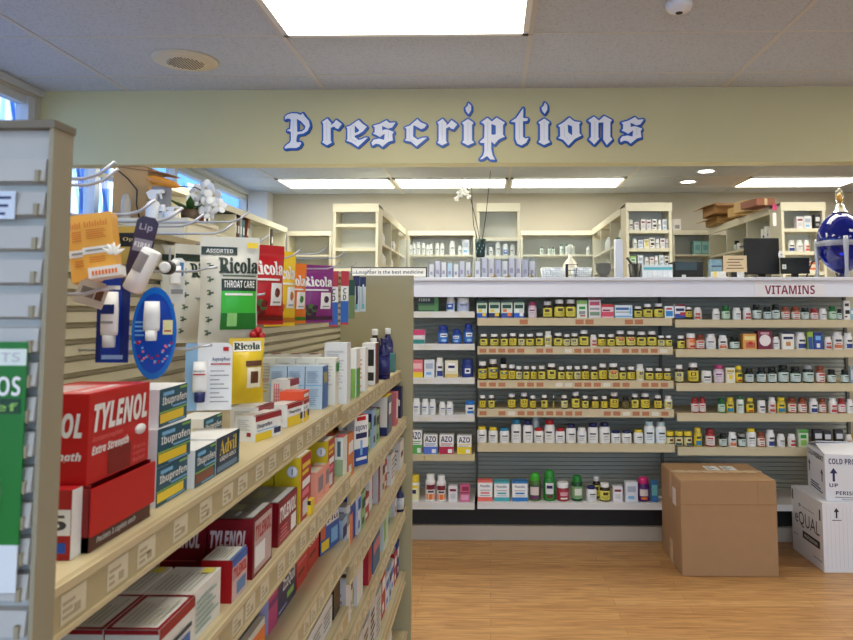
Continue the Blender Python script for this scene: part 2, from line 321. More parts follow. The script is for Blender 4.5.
for ch, dx, dy, lab in WORD:
    (ox, oy), loops = LET[ch]
    P2 = lambda q: at(ox+dx+q[0]/10.667, oy+dy+q[1]/10.667, Y=YBEAM)
    c = P2(loops[0][0]); org = Vector((c.x, YBEAM, c.z))
    t = empty('sign_letter', org, 'white blackletter with blue edge on the beam: '+lab, 'sign letter', 'letters of the word on the beam')
    L = [[(P2(q).x-org.x, P2(q).z-org.z) for q in lp] for lp in loops]
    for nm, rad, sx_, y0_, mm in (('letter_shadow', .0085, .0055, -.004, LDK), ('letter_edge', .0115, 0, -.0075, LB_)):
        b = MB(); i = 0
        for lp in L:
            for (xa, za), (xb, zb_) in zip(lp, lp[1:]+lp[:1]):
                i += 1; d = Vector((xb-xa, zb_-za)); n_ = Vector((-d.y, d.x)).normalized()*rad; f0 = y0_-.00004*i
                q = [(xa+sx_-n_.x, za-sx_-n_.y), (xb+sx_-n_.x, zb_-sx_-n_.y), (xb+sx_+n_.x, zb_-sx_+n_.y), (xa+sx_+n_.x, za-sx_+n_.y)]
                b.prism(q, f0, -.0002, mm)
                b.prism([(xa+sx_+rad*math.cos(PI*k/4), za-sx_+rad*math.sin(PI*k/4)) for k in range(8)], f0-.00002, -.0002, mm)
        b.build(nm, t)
    spline_obj('letter_face', L, .0, .003, -.0158, LWH, t, org)
    b = MB(); pts = [(P2(q).x-org.x, P2(q).z-org.z) for q in INL[ch]]
    for (a, c1), (a2, c2) in zip(pts, pts[1:]):
        d = Vector((a2-a, c2-c1)).normalized()*.0009; b.quad([(a-d.y, -.0195, c1+d.x), (a+d.y, -.0195, c1-d.x), (a2+d.y, -.0195, c2-d.x), (a2-d.y, -.0195, c2+d.x)], LGR)
    b.build('inline_stroke', t)
# ------------------------------------------------------------------ aisle gondola beside the viewer
SHELF = mat((206, 190, 150), .5, noise=.03, nscale=20); SLAT = mat((186, 178, 150), .55); POST = mat((156, 148, 124), .55, noise=.03, nscale=10)
SLATW = mat((188, 187, 182), .55); PAPER = mat((216, 206, 176), .7); TAGK = mat((178, 166, 138), .8); CHAN = mat((184, 169, 130), .5)
GR = Vector((-.65, 1.8, 0))
gon = empty('gondola', GR, 'long beige double-bay gondola of medicine shelves beside the aisle', 'shelving')
OFF = -GR
def gp(b, name, parent=gon): return b.build(name, parent, OFF if parent is gon else (0, 0, 0))
# end panel that faces the viewer: slats and side post
Y0P, Y1P = at(54.5, 124, X=-.33).y, at(74.5, 124, X=-.33).y
b = MB(); b.box(-1.0, -.3335, Y0P+.008, Y1P-.004, .02, 1.556, SLATW)
for k in range(59):
    z = .04+k*.0254
    b.prism([(0, 0), (-.011, .002), (-.008, .019), (0, .0195)], -1.0, -.3345, SLATW, Matrix(((0, 1, 0, 0), (1, 0, 0, Y0P+.008), (0, 0, 1, z), (0, 0, 0, 1))))
    b.box(-.3405, -.3375, Y0P-.005, Y0P+.0085, z+.001, z+.010, POST)
gp(b, 'slatted_end_panel')
b = MB(); b.box(-.3335, -.33, Y0P, Y1P, 0, 1.558, POST); b.box(-1.0, -.329, Y0P-.002, Y1P+.001, 1.556, 1.562, mat((120, 112, 96), .6)); gp(b, 'end_post')
b = MB(); b.box(-.672, -.645, .582, 3.07, .05, 1.55, SLAT)
for k in range(57):
    z = .10+k*.0254
    b.prism([(0, 0), (.0125, .003), (.009, .0185), (0, .02)], .582, 3.07, SLAT, Matrix(((1, 0, 0, -.645), (0, 1, 0, 0), (0, 0, 1, z), (0, 0, 0, 1))))
gp(b, 'slatted_back_panel')
gp(MB().box(-.67, -.625, .582, 3.10, 1.55, 1.562, CHAN), 'top_rail')
gp(MB().box(-.672, -.328, 3.07, 3.10, 0, 1.558, mat((176, 167, 130), .55, noise=.02)), 'end_panel')
gp(MB().box(-.64, -.38, .582, 3.07, 0, .07, POST), 'base')
SH = {(1, 1): (-.38, 1.178), (1, 2): (-.355, 1.008), (1, 3): (-.355, .84), (1, 4): (-.355, .682), (1, 5): (-.35, .45), (1, 6): (-.345, .11),
      (2, 1): (-.38, 1.16), (2, 2): (-.355, .969), (2, 3): (-.355, .774), (2, 4): (-.355, .60), (2, 5): (-.355, .337), (2, 6): (-.345, .10)}
rt_ = random.Random(3)
for (sec, k), (xf, z) in SH.items():
    y0, y1 = (.584, 1.848) if sec == 1 else (1.856, 3.068)
    b = MB(); b.box(-.632, xf-.004, y0, y1, z-.018, z, SHELF)
    b.box(xf-.006, xf+.002, y0, y1, z-.044, z-.0005, CHAN); b.box(xf+.002, xf+.0045, y0, y1, z-.008, z-.0003, SHELF); b.box(xf+.002, xf+.005, y0, y1, z-.046, z-.041, SHELF)
    o = gp(b, 'shelf')
    if k <= 4:
        y = y0+.05+.06*rt_.random()
        while y < y1-.05:
            t = MB(); t.box(0, .0008, 0, .040, 0, .026, PAPER)
            for q in range(3): t.box(.0008, .0011, .003, .012+.016*rt_.random(), .004+.006*q, .007+.006*q, TAGK)
            t.box(.0008, .0011, .021, .031, .004, .012, TAGK)
            t.build('price_tag', o, (xf+.0021, y, z-.037)); y += .05+.045*rt_.random()
    # brackets under the shelf
    if k < 6: MB().box(-.632, xf-.05, y0+.002, y0+.005, z-.06, z-.018, SHELF).build('bracket', o)
# peg hooks
def hook(tipx, tipy, Y, ln=.21, up=.02):
    p = at(tipx, tipy, Y=Y); x1 = p.x; z = p.z-up; x0 = -.645
    MB().tube([(x0, Y, z), (x1-.035, Y, z+.001), (x1-.018, Y, z+.006), (x1, Y, z+up)], .0021, WIRE, 8).build('peg_hook', gon, OFF)
    return x1, z
for h in ((115, 162, .80), (118, 169, .84), (155, 200, .92), (183, 208, 1.02), (204, 214, 1.12), (234, 223, 1.28), (249, 212, 1.36), (269, 235, 1.52), (327, 247, 1.95), (345, 252, 2.2), (357, 262, 2.45), (300, 250, 1.7), (340, 262, 2.05), (372, 268, 2.75)): hook(*h)
for h in ((115, 288, .82), (217.5, 267, 1.16), (265, 294, 1.38), (212, 345, 1.11), (258, 344, 1.33)): hook(*h, .21, .008)
# things hung on the hooks -----------------------------------------------------------
def place(px, py, Y): p = at(px, py, Y=Y); return (p.x, Y, p.z)
def px2m(n, Y): return n*Y/FOC
def card(name, w, h, base, decals, px, py, Y, yaw, label, cat, roll=0, group=None, th=.0012):
    """hanging card, origin at its top middle; yaw 0 faces the viewer, 90 faces the aisle"""
    b = MB(); n = 10
    pts = [(-w/2, -h), (w/2, -h), (w/2, -.006), (w/2-.006, 0), (-w/2+.006, 0), (-w/2, -.006)]
    b.prism(pts, 0, th, base)
    for i, q in enumerate(decals):
        S = lambda u, v, e=EPS*(1+.4*i): ((u-.5)*w, -e, (v-1)*h)
        if len(q) > 5: b.text(S, q[:4], q[5], q[6], q[4])
        else: b.surf(S, 1, 1, q[4], None, False, q[:4])
    o = b.build(name, None, place(px, py, Y), 0, (0, math.radians(roll), math.radians(yaw)))
    return tag(o, label, cat, group)
def tube_on(o, x, z0, z1, r, m, capm, capdown=True, capf=.22, name='tube', y=-.012):
    """squeeze tube or bottle on a card: flat crimp at one end, cap at the other"""
    h = z1-z0; b = MB()
    b.lathe([(r*.95, 0), (r, h*.1), (r, h*.55), (r*.9, h)], m, 14, Matrix.Scale(1, 4), 1.0, .62)
    t = b.build(name, o, (x, y, z0+h*capf if capdown else z0))
    t.scale = (1, 1, 1-capf)
    c = MB(); c.lathe([(r*.62, 0), (r*.68, 0.002), (r*.72, h*capf)], capm, 12)
    c.build('cap', t, (0, 0, -h*capf/(1-capf)*1.0 if capdown else h)).scale = (1, 1, 1/(1-capf))
    return t
AMBER = mat((236, 172, 66), .42); AMB2 = mat((214, 130, 40), .45)
def amber_box(px, py, Y, w, d, h, rz, rx, label):
    b = MB(); b.box(-w/2, w/2, 0, d, -h, 0, AMBER)
    S = face('F', w, d, h); T = lambda u, v, k=1: (S(u, v)[0]-w/2, S(u, v)[1]*k, S(u, v)[2]-h)
    for i in range(9): b.surf(lambda u, v: T(u, v, 2), 1, 1, AMB2, None, False, (.12+.085*i, .79, .165+.085*i, .88-.02*(i % 2)))
    for i in range(5): b.surf(lambda u, v: T(u, v, 2), 1, 1, AMB2, None, False, (.16, .60+.032*i, .8-.05*(i % 3), .617+.032*i))
    b.surf(T, 1, 1, WHITE, None, False, (0, .36, 1, .47)); b.surf(lambda u, v: T(u, v, 2), 1, 1, GREY, None, False, (.1, .40, .8, .43))
    for i in range(3): b.surf(lambda u, v: T(u, v, 2), 1, 1, AMB2, None, False, (.2, .22+.035*i, .7, .24+.035*i))
    return tag(b.build('hanging_carton', None, place(px, py, Y), 0, (math.radians(rx), math.radians(-9), math.radians(rz))), label, 'box', 'amber cartons on the top hooks')
amber_box(79, 215, .87, .030, .016, .083, 12, -6, 'narrow amber carton hanging behind the wider amber carton by the post')
o = amber_box(95, 213, .82, .034, .022, .074, 10, -6, 'wide amber carton with a white flower hanging nearest the post')
b = MB(); pet = mat((246, 246, 240), .4)
for a in (-50, -20, 10, 40, 70):
    M = Matrix.Translation((.016, -.003, -.052)) @ Matrix.Rotation(math.radians(a), 4, 'Y')
    b.lathe([(.0005, 0), (.0026, .004), (.002, .009), (.0004, .014)], pet, 8, M, 1, .25)
b.build('flower_print', o)
b = MB(); b.box(-.017, .017, 0, .02, -.012, 0, WHITE); [b.box(-.013+.0035*i, -.0108+.0035*i, -.0006, 0, -.009, -.004, ORNG) for i in range(8)]; b.build('flap', o, (.008, -.012, -.066))
card('hanging_card', .030, .052, mat((20, 22, 24), .4), [(0, .82, 1, 1, mat((190, 160, 70), .4)), (0, 0, 1, .45, mat((190, 165, 90), .4)), (.2, .58, .9, .7, mat((220, 200, 140), .4), 'Opti', 'serif')], 130, 226, .98, 0, 'black and gold hanging card half behind the dark purple card', 'card')
o = card('hanging_card', .028, .090, mat((58, 50, 76), .4), [(.1, .50, .95, .68, mat((150, 146, 160), .5)), (.15, .56, .85, .63, WHITE, 'FIRM', 'sans'), (.2, .78, .8, .9, mat((170, 165, 180), .5), 'Lip', 'sans')], 149, 217, .9, 0, 'dark purple card on a hook with a white stick', 'card', 12)
s = MB(); s.lathe([(.0105, 0), (.0125, .002), (.0125, .018), (.012, .02), (.012, .054), (.010, .056)], WHITE, 16); s.patch(.0128, -2.4, -1.2, .026, .05, GREY, 4); s.build('white_stick', o, (.008, -.014, -.094), 0, (0, math.radians(14), 0))
card('hanging_card', .034, .030, mat((196, 186, 168), .5), [(.15, .3, .6, .7, mat((120, 110, 100), .5)), (.65, .3, .9, .7, BROWN)], 96, 281, .84, 8, 'small tan card on the low hook under the amber cartons', 'card', 18)
BLC = mat((16, 60, 170), .35); BLD = mat((10, 34, 110), .35)
o = card('blister_card', .042, .108, BLC, [(0, .02, .14, .95, BLD), (.75, .02, 1, .9, BLD), (.3, .86, .7, .91, WHITE), (.2, .04, .85, .09, mat((150, 180, 230), .4))], 114.5, 278, .92, 0, 'rectangular blue blister card with a white tube', 'blister pack')
t = tube_on(o, .002, -.088, -.018, .011, WHITE, LGREY, True, .22); 
b = MB(); b.box(-.009, .009, -.0195, -.019, -.046, -.034, BLD); b.box(-.008, .008, -.0195, -.019, -.058, -.055, GREY); b.build('tube_label', o, (.002, 0, 0))
# oval blister pack
def oval(px, py, Y, label):
    b = MB(); n = 28; w, h = .060, .128
    pts = [(w/2*math.sin(2*PI*k/n), -h/2-h/2*math.cos(2*PI*k/n)*1.0) for k in range(n)]
    b.prism(pts[::-1], 0, .0015, mat((24, 110, 200), .3))
    b.prism([(x*.86, z*.86-h*.07) for x, z in pts][::-1], -.0008, 0, mat((20, 72, 178), .3))
    for i in range(4): b.box(-.025, -.013, -.0012, -.0008, -.05-.006*i, -.0475-.006*i, SKY)
    b.box(.012, .025, -.0013, -.0008, -.066, -.046, mat((235, 230, 170), .4)); b.box(.014, .023, -.0014, -.0013, -.062, -.06, RED)
    rr = random.Random(5)
    for i in range(26):
        a = PI*(1.05+.9*rr.random()); r = .5+.28*rr.random(); b.box(w*.55*r*math.cos(a)-.0015, w*.55*r*math.cos(a)+.0015, -.0013, -.0008, -.072+h*.55*r*math.sin(a)*.7, -.069+h*.55*r*math.sin(a)*.7, [RED, SKY, PINK][i % 3])
    o = tag(b.build('blister_pack', None, place(px, py, Y), math.radians(8)), label, 'blister pack')
    tube_on(o, .0, -.074, -.02, .011, WHITE, WHITE, True, .25)
    return o
oval(155.5, 287, 1.0, 'oval blue blister pack with a white tube')
o = card('hanging_card', .024, .075, mat((222, 222, 218), .5), [(.1, .6, .9, .9, mat((60, 120, 170), .4)), (.1, .2, .9, .3, GREY)], 178, 258, 1.2, 10, 'small white bottle on a card beside the pale lozenge bags', 'card')
tube_on(o, 0, -.045, -.004, .009, WHITE, WHITE, False, .25, 'bottle')
t = empty('hanging_jar', place(170, 268, 1.08), 'small black jar with white lid hanging on a hook', 'jar')
MB().lathe([(.008, 0), (.0105, .002), (.0105, .014), (.009, .016)], DARK, 16, Matrix.Rotation(PI/2, 4, 'X')).build('body', t); MB().lathe([(.0085, 0), (.0085, .003), (.006, .0035)], WHITE, 16, Matrix.Translation((0, -.016, 0)) @ Matrix.Rotation(PI/2, 4, 'X')).build('lid', t)
MB().box(-.001, .001, -.003, 0, .008, .03, WIRE).build('loop', t)
# lozenge bags
def bag(px, py, Y, w, h, yaw, base, decals, label, group='lozenge bags on hooks', bulge=.021, band=.1, extra=None):
    def S(u, v, k=1, e=0):
        uu = max(0, min(1, u)); vv = max(0, min(1, (v-.05)/(.95-.05-band)))
        bb = (max(0, math.sin(PI*uu))**.7)*(max(0, math.sin(PI*vv))**.7)*bulge
        rip = .0012*math.sin(31*u+9*v)*math.sin(17*v+4)*(1 if 0 < vv < 1 else .2)
        return ((u-.5)*w*(1-.05*math.sin(PI*vv)), -k*(bb+.0008)-rip-e, (v-1)*h)
    b = MB(); b.surf(lambda u, v: S(u, v), 14, 20, base); b.surf(lambda u, v: S(1-u, v, -1), 14, 20, base)
    b.surf(lambda u, v: (S(0, v, 1 if u > .5 else -1)), 1, 20, base); b.surf(lambda u, v: (S(1, v, -1 if u > .5 else 1)), 1, 20, base)
    for i, q in enumerate(decals):
        F = lambda u, v, e=.0009+.0005*i: S(u, v, 1, e)
        if len(q) == 6: b.add([F(q[0]+q[2]*math.cos(PI*k/7), q[1]+q[3]*math.sin(PI*k/7)) for k in range(14)], [tuple(range(14))], q[4])
        elif len(q) > 5: b.text(F, q[:4], q[5], q[6], q[4])
        else: b.surf(F, 8, 10, q[4], None, True, q[:4])
    o = tag(b.build('lozenge_bag', None, place(px, py, Y), math.radians(yaw)), label, 'bag', group)
    return o
PALE = mat((214, 212, 200), .38); FOLK = mat((30, 50, 40), .4); HERB = mat((70, 90, 70), .5); BRT = mat((60, 190, 60), .35); CH = mat((178, 22, 32), .35)
herbs = [(.07+.02*(i % 2), .12+.125*i, .2+.02*(i % 2), .17+.125*i, HERB, ['✿', '❀', '✾', '❦'][i % 4], 'plain') for i in range(6)]
def herb_dec(n=6): 
    out = []
    for i in range(n):
        v = .1+.12*i; out += [(.10, v, .16, v+.012, HERB), (.12, v+.012, .20, v+.03, HERB), (.09, v+.034, .15, v+.046, HERB), (.14, v-.012, .145, v+.05, HERB)]
    return out
pale_decal = [(.02, .83, .62, .905, FOLK), (.1, .85, .55, .885, WHITE, 'ASSORTED', 'sans'), (.30, .66, .99, .81, FOLK, 'Ricola', 'serifx'), (.34, .50, .97, .61, FOLK), (.38, .53, .93, .595, WHITE, 'THROAT CARE', 'sans'),
              (.34, .30, .97, .50, BRT), (.34, .15, .97, .30, mat((24, 120, 40), .35)), (.40, .46, .9, .48, WHITE), (.45, .18, .62, .30, mat((150, 215, 130), .35)), (.78, .90, .97, .95, YELL), (.36, .63, .95, .645, HERB)]+herb_dec()
PB = 'pale throat lozenge bag with dark lettering, '
bag(180, 246, 1.42, .085, .185, 60, PALE, [(.02, .83, .98, .90, FOLK)]+herb_dec(), PB+'rearmost of the three, nearest the blue packs')
bag(197, 245, 1.40, .090, .19, 50, PALE, [(.02, .83, .98, .90, FOLK), (.30, .66, .99, .81, FOLK, 'Ricola', 'serifx')]+herb_dec(), PB+'middle one of the three')
o = bag(230.5, 237, 1.34, .106, .203, 27, PALE, pale_decal, PB+'front one with the green picture')
b = MB()
for dx, dz in ((.052, -.176), (.044, -.183), (.058, -.186)): b.lathe([(.0005, -.008), (.006, -.005), (.008, 0), (.006, .006), (.0005, .008)], CH, 10, Matrix.Translation((dx, -.012, dz)))
b.build('berry_print', o)
def colour_bag(px, py, Y, w, h, yaw, base, dark, lab, brand=True, leaf=mat((70, 110, 50), .4)):
    d = [(.05, .62, .95, .80, WHITE, 'Ricola', 'serifx')] if brand else []
    d += [(.54, .24, .90, .52, WHITE), (.72, .40, .09, .06, dark, 'circle'), (.60, .27, .84, .29, GREY), (.06, .55, .8, .575, WHITE), (.04, .05, .96, .11, dark)]
    d += [(.14+.11*(i % 3), .15+.055*(i//3)+.02*(i % 2), .075, .042, (leaf if i % 2 else dark), 'circle') for i in range(9)]
    return bag(px, py, Y, w, h, yaw, base, d, lab)
colour_bag(265, 245, 1.55, .098, .172, 50, mat((186, 24, 34), .35), DRED, 'bright red lozenge bag beside the pale ones')
colour_bag(281, 251, 1.72, .090, .180, 55, mat((236, 200, 40), .35), mat((190, 120, 30), .35), 'lemon yellow lozenge bag on an upper hook after the red one')
colour_bag(291, 263, 1.84, .098, .155, 52, mat((228, 120, 36), .35), mat((50, 120, 40), .35), 'orange lozenge bag with green leaves at its foot')
colour_bag(308, 266, 2.22, .08, .165, 60, PURP, mat((40, 50, 40), .4), 'dark purple lozenge bag tucked behind the front purple one', False)
colour_bag(316.5, 265, 2.1, .112, .168, 42, mat((134, 44, 124), .35), mat((60, 30, 60), .4), 'purple lozenge bag in front, with berries at its foot')
YB2 = [(.1, .8, .9, .95, mat((240, 236, 220), .4)), (.12, .82, .88, .93, FOLK, 'Ricola', 'serifx'), (.45, .25, .9, .56, mat((240, 232, 200), .4)), (.56, .32, .8, .5, BROWN), (.42, .58, .92, .66, BROWN)]
bag(239, 344, 1.42, .07, .11, 45, mat((206, 172, 30), .4), [], 'mustard yellow lozenge bag behind its twin on the lower hook')
bag(247, 338, 1.32, .062, .118, 30, mat((222, 190, 34), .38), YB2, 'mustard yellow lozenge bag in front on the lower hook')
AQ = mat((238, 240, 242), .4)
aq = [(0, 0, .26, 1, mat((150, 190, 225), .4)), (.56, .72, .96, .79, NAVY, 'Aquaphor', 'serif'), (.54, .675, .96, .695, RED), (.8, .88, .92, .94, RED)]+[(.54, .12+.065*i, .94-.1*(i % 3), .135+.065*i, GREY) for i in range(8)]
o = card('blister_card', .070, .104, AQ, aq, 209.5, 343, 1.13, 10, 'white and pale blue blister card with navy-capped ointment tube', 'blister pack')
tube_on(o, -.010, -.09, -.028, .0115, WHITE, NAVY, True, .26)
b = MB(); b.box(-.009, .009, -.0195, -.0193, -.048, -.046, RED); b.text(lambda u, v: (-.009+.018*u, -.0196, -.044+.004*v), (0, 0, 1, 1), 'Aquaphor', 'serif', NAVY); b.build('tube_label', o, (-.010, 0, 0))
def strip(px, py, Y, w, h, dec, base, lab, yaw=20): return card('hanging_strip_pack', w, h, base, dec, px, py, Y, yaw, lab, 'pack')
SP = [(0, .72, 1, 1, mat((190, 20, 36), .4)), (0, .04, 1, .44, mat((24, 96, 190), .4)), (0, 0, 1, .04, RED), (.3, .46, .7, .56, INK, 'D', 'sans'), (.3, .58, .7, .68, INK, 'C', 'sans')]
strip(334, 271, 2.3, .028, .178, SP, WHITE, 'tall narrow red white and blue pack nearer the purple bags')
strip(345, 271, 2.42, .026, .18, SP, WHITE, 'tall narrow red white and blue pack nearer the end panel')
strip(352, 280, 2.62, .022, .14, [(0, .6, 1, 1, DGREEN)], mat((110, 130, 60), .4), 'slim green pack between the striped packs and toothbrushes')
for px, py, Y, hc, lab in ((356.5, 276, 2.7, mat((46, 44, 84), .4), 'dark blue toothbrush pack hanging nearer the striped packs'), (363, 277, 2.82, mat((200, 216, 222), .35), 'clear toothbrush pack with navy top nearest the end panel')):
    o = strip(px, py, Y, .024, .135, [(0, .72, 1, 1, NAVY)], mat((210, 222, 228), .3), lab)
    b = MB(); b.tube([(0, -.006, -.125), (.002, -.007, -.08), (0, -.006, -.03)], [.004, .0035, .003], hc, 8); b.box(-.004, .004, -.014, -.006, -.125, -.105, mat((120, 200, 200), .4)); b.build('toothbrush', o)
# green blister pack and sticker hanging on the end panel
o = MB(); b = o; GW = .16
b.box(-GW, 0, 0, .002, -.145, 0, mat((14, 118, 34), .4)); b.box(-GW, 0, -.001, 0, -.017, -.005, mat((226, 236, 226), .4)); b.box(-GW, -.003, -.0006, 0, -.052, -.041, DGREEN)
b.text(lambda u, v: (-.095+.092*u, -.0012, -.039+.014*v), (0, 0, 1, 1), 'DRYBLENDOS', 'sans', WHITE); b.text(lambda u, v: (-.06+.056*u, -.0014, -.0145+.007*v), (0, 0, 1, 1), 'TABLETS', 'sans', LGREY)
b.text(lambda u, v: (-.05+.046*u, -.0014, -.050+.006*v), (0, 0, 1, 1), 'relief', 'sans', LGREEN)
b.box(-GW, 0, -.001, 0, -.178, -.145, mat((226, 232, 236), .4))
YG_ = Y0P-.006; p = at(27.5, 342, Y=YG_)
o = tag(b.build('blister_card', None, (p.x, YG_, p.z)), 'bright green blister card hanging on the grey slatted end panel', 'blister pack')
bl = MB()
for k in range(2): bl.lathe([(.036, 0), (.034, .005), (.018, .010), (.0005, .011)], mat((150, 195, 170), .2), 24, Matrix.Translation((-.050, 0, -.108)) @ Matrix.Rotation(PI/2, 4, 'X') @ Matrix.Translation((-.075*k, 0, 0)))
bl.build('blister_bubble', o)
p = at(15.5, 191, Y=Y0P-.0045); b = MB().box(-.06, 0, 0, .0008, -.021, 0, mat((214, 226, 240), .6))
for i in range(3): b.box(-.05, -.003-.002*i, -.0003, 0, -.006-.006*i, -.004-.006*i, NAVY)
tag(b.build('sticker', None, (p.x, Y0P-.0045, p.z)), 'small pale sticker with blue print on the end panel', 'sticker')
# ------------------------------------------------------------------ cartons on the gondola
def D(front=None, left=None, top=None, ex=()):
    d = []
    for f, m in (('F', front), ('L', left), ('T', top)):
        if m: d.append((f, 0, 0, 1, 1, m))
    return d+list(ex)
XSEEN = {}
def lg(lab, key, px, py, topy, pxr=None, w=None, d=.05, tilt=0, base=WHITE, dec=(), X=None, dx=0, h=None, lift=0, name='medicine_carton', group=None):
    z = SH[key][1]+lift
    a = at(px, py, Z=z) if X is None else at(px, py or 450, X=X)
    if w is None: w = at(pxr, py or 450, X=a.x).y-a.y
    if h is None: h = at(px, topy, Y=a.y).z-z
    a.x -= dx
    return carton(name, w, d, h, base, dec, (a.x, a.y, z+.0004), PI/2-math.radians(tilt), lab, 'box', group)
# --- top shelf, near bay
z1 = SH[1, 1][1]
TR = mat((196, 14, 18), .32); TK = mat((128, 8, 12), .35); TM = mat((70, 12, 14), .4); PK = mat((226, 110, 108), .4)
a = at(84, 543, X=-.402); y1 = at(146, 500, X=-.402).y; w = y1-a.y; h = at(84, 395, Y=a.y).z-z1; dd = .085
t = empty('dispenser_carton', (-.402, a.y, z1+.0004), 'big red dispenser carton with white lettering on the top shelf', 'box', None, PI/2)
b = MB(); b.box(0, w, 0, dd, .42*h, h, TR); b.box(0, w, .03, dd, 0, .42*h, TK); b.box(0, .003, -.004, .03, 0, .42*h, TK); b.box(w-.003, w, -.004, .03, 0, .42*h, TK)
F = lambda u, v, k=1: (u*w, -.0004*k, v*h); Lf = lambda u, v, k=1: (-.0004*k, dd*(1-u), v*h)
b.surf(lambda u, v: F(u, v), 1, 1, TK, None, False, (.3, .43, .68, .60)); b.surf(lambda u, v: F(u, v), 1, 1, TR, None, False, (.68, .43, 1, .62))
b.text(lambda u, v: F(u, v, 2), (.06, .745, .95, .93), 'TYLENOL', 'italx', WHITE); b.text(lambda u, v: F(u, v, 2), (.05, .675, .52, .72), 'Acetaminophen', 'ital', PK); b.text(lambda u, v: F(u, v, 2), (.05, .585, .63, .66), 'Extra Strength', 'italx', WHITE)
b.text(lambda u, v: Lf(u, v, 2), (.05, .72, .93, .88), 'TYLENOL', 'italx', WHITE); b.text(lambda u, v: Lf(u, v, 2), (.05, .56, .93, .63), 'Extra Strength', 'italx', WHITE)
for i, s in enumerate(('Pain', 'Caplets', 'Relief')): b.text(lambda u, v: F(u, v, 2), (.72, .475-.045*i+.06, .93, .505-.045*i+.06), s, 'sans', PK)
b.surf(lambda u, v: (u*w, v*dd, h+.0004), 1, 1, PK, None, False, (0.02, .05, .75, .9)); b.text(lambda u, v: (u*w, v*dd, h+.0009), (.1, .1, .68, .3), 'Extra Strength', 'italx', WHITE)
for i in range(6): b.surf(lambda u, v: (u*w, v*dd, h+.0009), 1, 1, WHITE, None, False, (.1, .4+.07*i, .6, .43+.07*i))
b.build('carton_body', t)
MB().lathe([(.0002, -.002), (.009, -.0015), (.0095, 0), (.009, .0015), (.0002, .002)], WHITE, 18, Matrix.Translation((w*.83, -.001, h*.67)) @ Matrix.Rotation(PI/2, 4, 'X'), 1.15, .62).build('tablet_print', t)
b = MB(); b.prism([(-.003, .10*h), (w+.004, .10*h), (w+.004, .40*h), (-.003, .40*h)], -.008, -.005, TR); b.box(-.003, 0, -.006, .03, .1*h, .4*h, TK)
b.box(0, w, -.005, 0.03, 0, .10*h, TM); b.text(lambda u, v: (u*w, -.0055, v*h), (.1, .025, .72, .075), 'Packets 2 caplets each', 'ital', LGREY); b.build('tray_front', t)
lg('small red and white carton squeezed between post and red dispenser', (1, 1), 69.5, 556, 476, w=.018, d=.04, base=mat((170, 24, 30), .4), X=-.404, h=.066, dec=D(WHITE, None, None, [('L', .3, .35, 1, .72, WHITE), ('L', .4, .42, .9, .64, INK, '5', 'sans'), ('L', .2, .1, .9, .25, BLUE)]))
TEALX = lambda word, stripe: [('F', .0, 0, 1, 1, TEAL), ('F', .12, .80, .5, .90, SKY), ('F', .1, .50, .97, .78, WHITE, word, 'sans'), ('F', .45, .44, .97, .49, SKY), ('F', 0, .36, 1, .40, LGREEN), ('F', .02, .10, .86, .34, stripe), ('F', .7, .9, .96, .96, LGREEN), ('F', .3, .04, .9, .08, SKY)]
Ls = lines('L', .3, .75, .2, .85, 5, mat((200, 190, 205), .5))
h3 = (at(158, 390.5, Y=at(157, 450, X=-.405).y).z-z1)/3
for k, lab in ((2, 'topmost'), (1, 'middle'), (0, 'bottom')):
    lg('teal and yellow-striped tablet carton, %s of the stack of three' % lab, (1, 1), 157+.6*(k == 2), 450, 0, pxr=187.5, d=.075, base=WHITE, X=-.405-.003*(k == 2), h=h3*.985, lift=h3*k, dec=TEALX('Ibuprofen', YELL)+Ls, tilt=(0, 2, -2)[k], group='teal tablet cartons')
lg('teal tablet carton with brown stripe beside the stack', (1, 1), 194, 491.5, 451, pxr=214.3, d=.07, X=-.397, dec=TEALX('Ibuprofen', mat((130, 70, 50), .4))+Ls)
AD = [('F', 0, 0, 1, 1, mat((12, 50, 84), .4)), ('F', .14, .48, .88, .90, YELL, 'Advil', 'serif'), ('F', .16, .30, .84, .44, WHITE, 'LIQUI-GELS', 'sans'), ('F', .05, .06, .9, .20, mat((90, 130, 160), .4)), ('F', .93, .0, 1, 1, TEAL), ('T', .1, .7, .9, .95, mat((236, 230, 190), .5))]
lg('navy carton with big yellow lettering beside the teal one', (1, 1), 215.2, 478, 439.5, pxr=238, d=.085, X=-.397, dec=AD)
lg('teal carton lying behind the navy one with yellow lettering', (1, 1), 203, 440, 426.5, w=.085, d=.05, X=-.49, h=.052, dec=TEALX('Ibuprofen', YELL))
IW = [('F', 0, .78, 1, 1, mat((150, 24, 34), .4)), ('F', 0, 0, .62, .30, YELL), ('F', .06, .46, .62, .68, NAVY, 'Ibuprofen', 'sans'), ('F', .7, .12, .97, .36, NAVY), ('F', .06, .38, .8, .42, SKY), ('T', .0, 0, 1, .12, mat((150, 24, 34), .4)), ('L', .6, .2, .8, .36, mat((150, 40, 50), .4))]+lines('L', .15, .75, .45, .9, 6, mat((190, 190, 186), .5))
IWY = [('F', 0, .82, 1, 1, mat((150, 24, 34), .4)), ('F', 0, 0, 1, .45, YELL), ('F', .1, .55, .7, .72, NAVY, 'Ibuprofen', 'sans'), ('F', .68, .2, .95, .5, NAVY), ('T', 0, 0, 1, .15, mat((150, 24, 34), .4))]+lines('L', .2, .8, .3, .8, 5, mat((195, 195, 190), .5))
lg('white carton with dark red top edge, front one of its cluster', (1, 1), 255, 442.5, 417, w=.090, d=.042, tilt=14, dec=IW)
lg('white red-edged carton with yellow front, behind the front one', (1, 1), 287, 428, 405.5, w=.088, d=.045, tilt=10, dec=IWY)
lg('white carton half hidden at the back of the red-edged cluster', (1, 1), 258, 430, 404, w=.08, d=.055, X=-.442, h=.052, dec=IW, tilt=4)
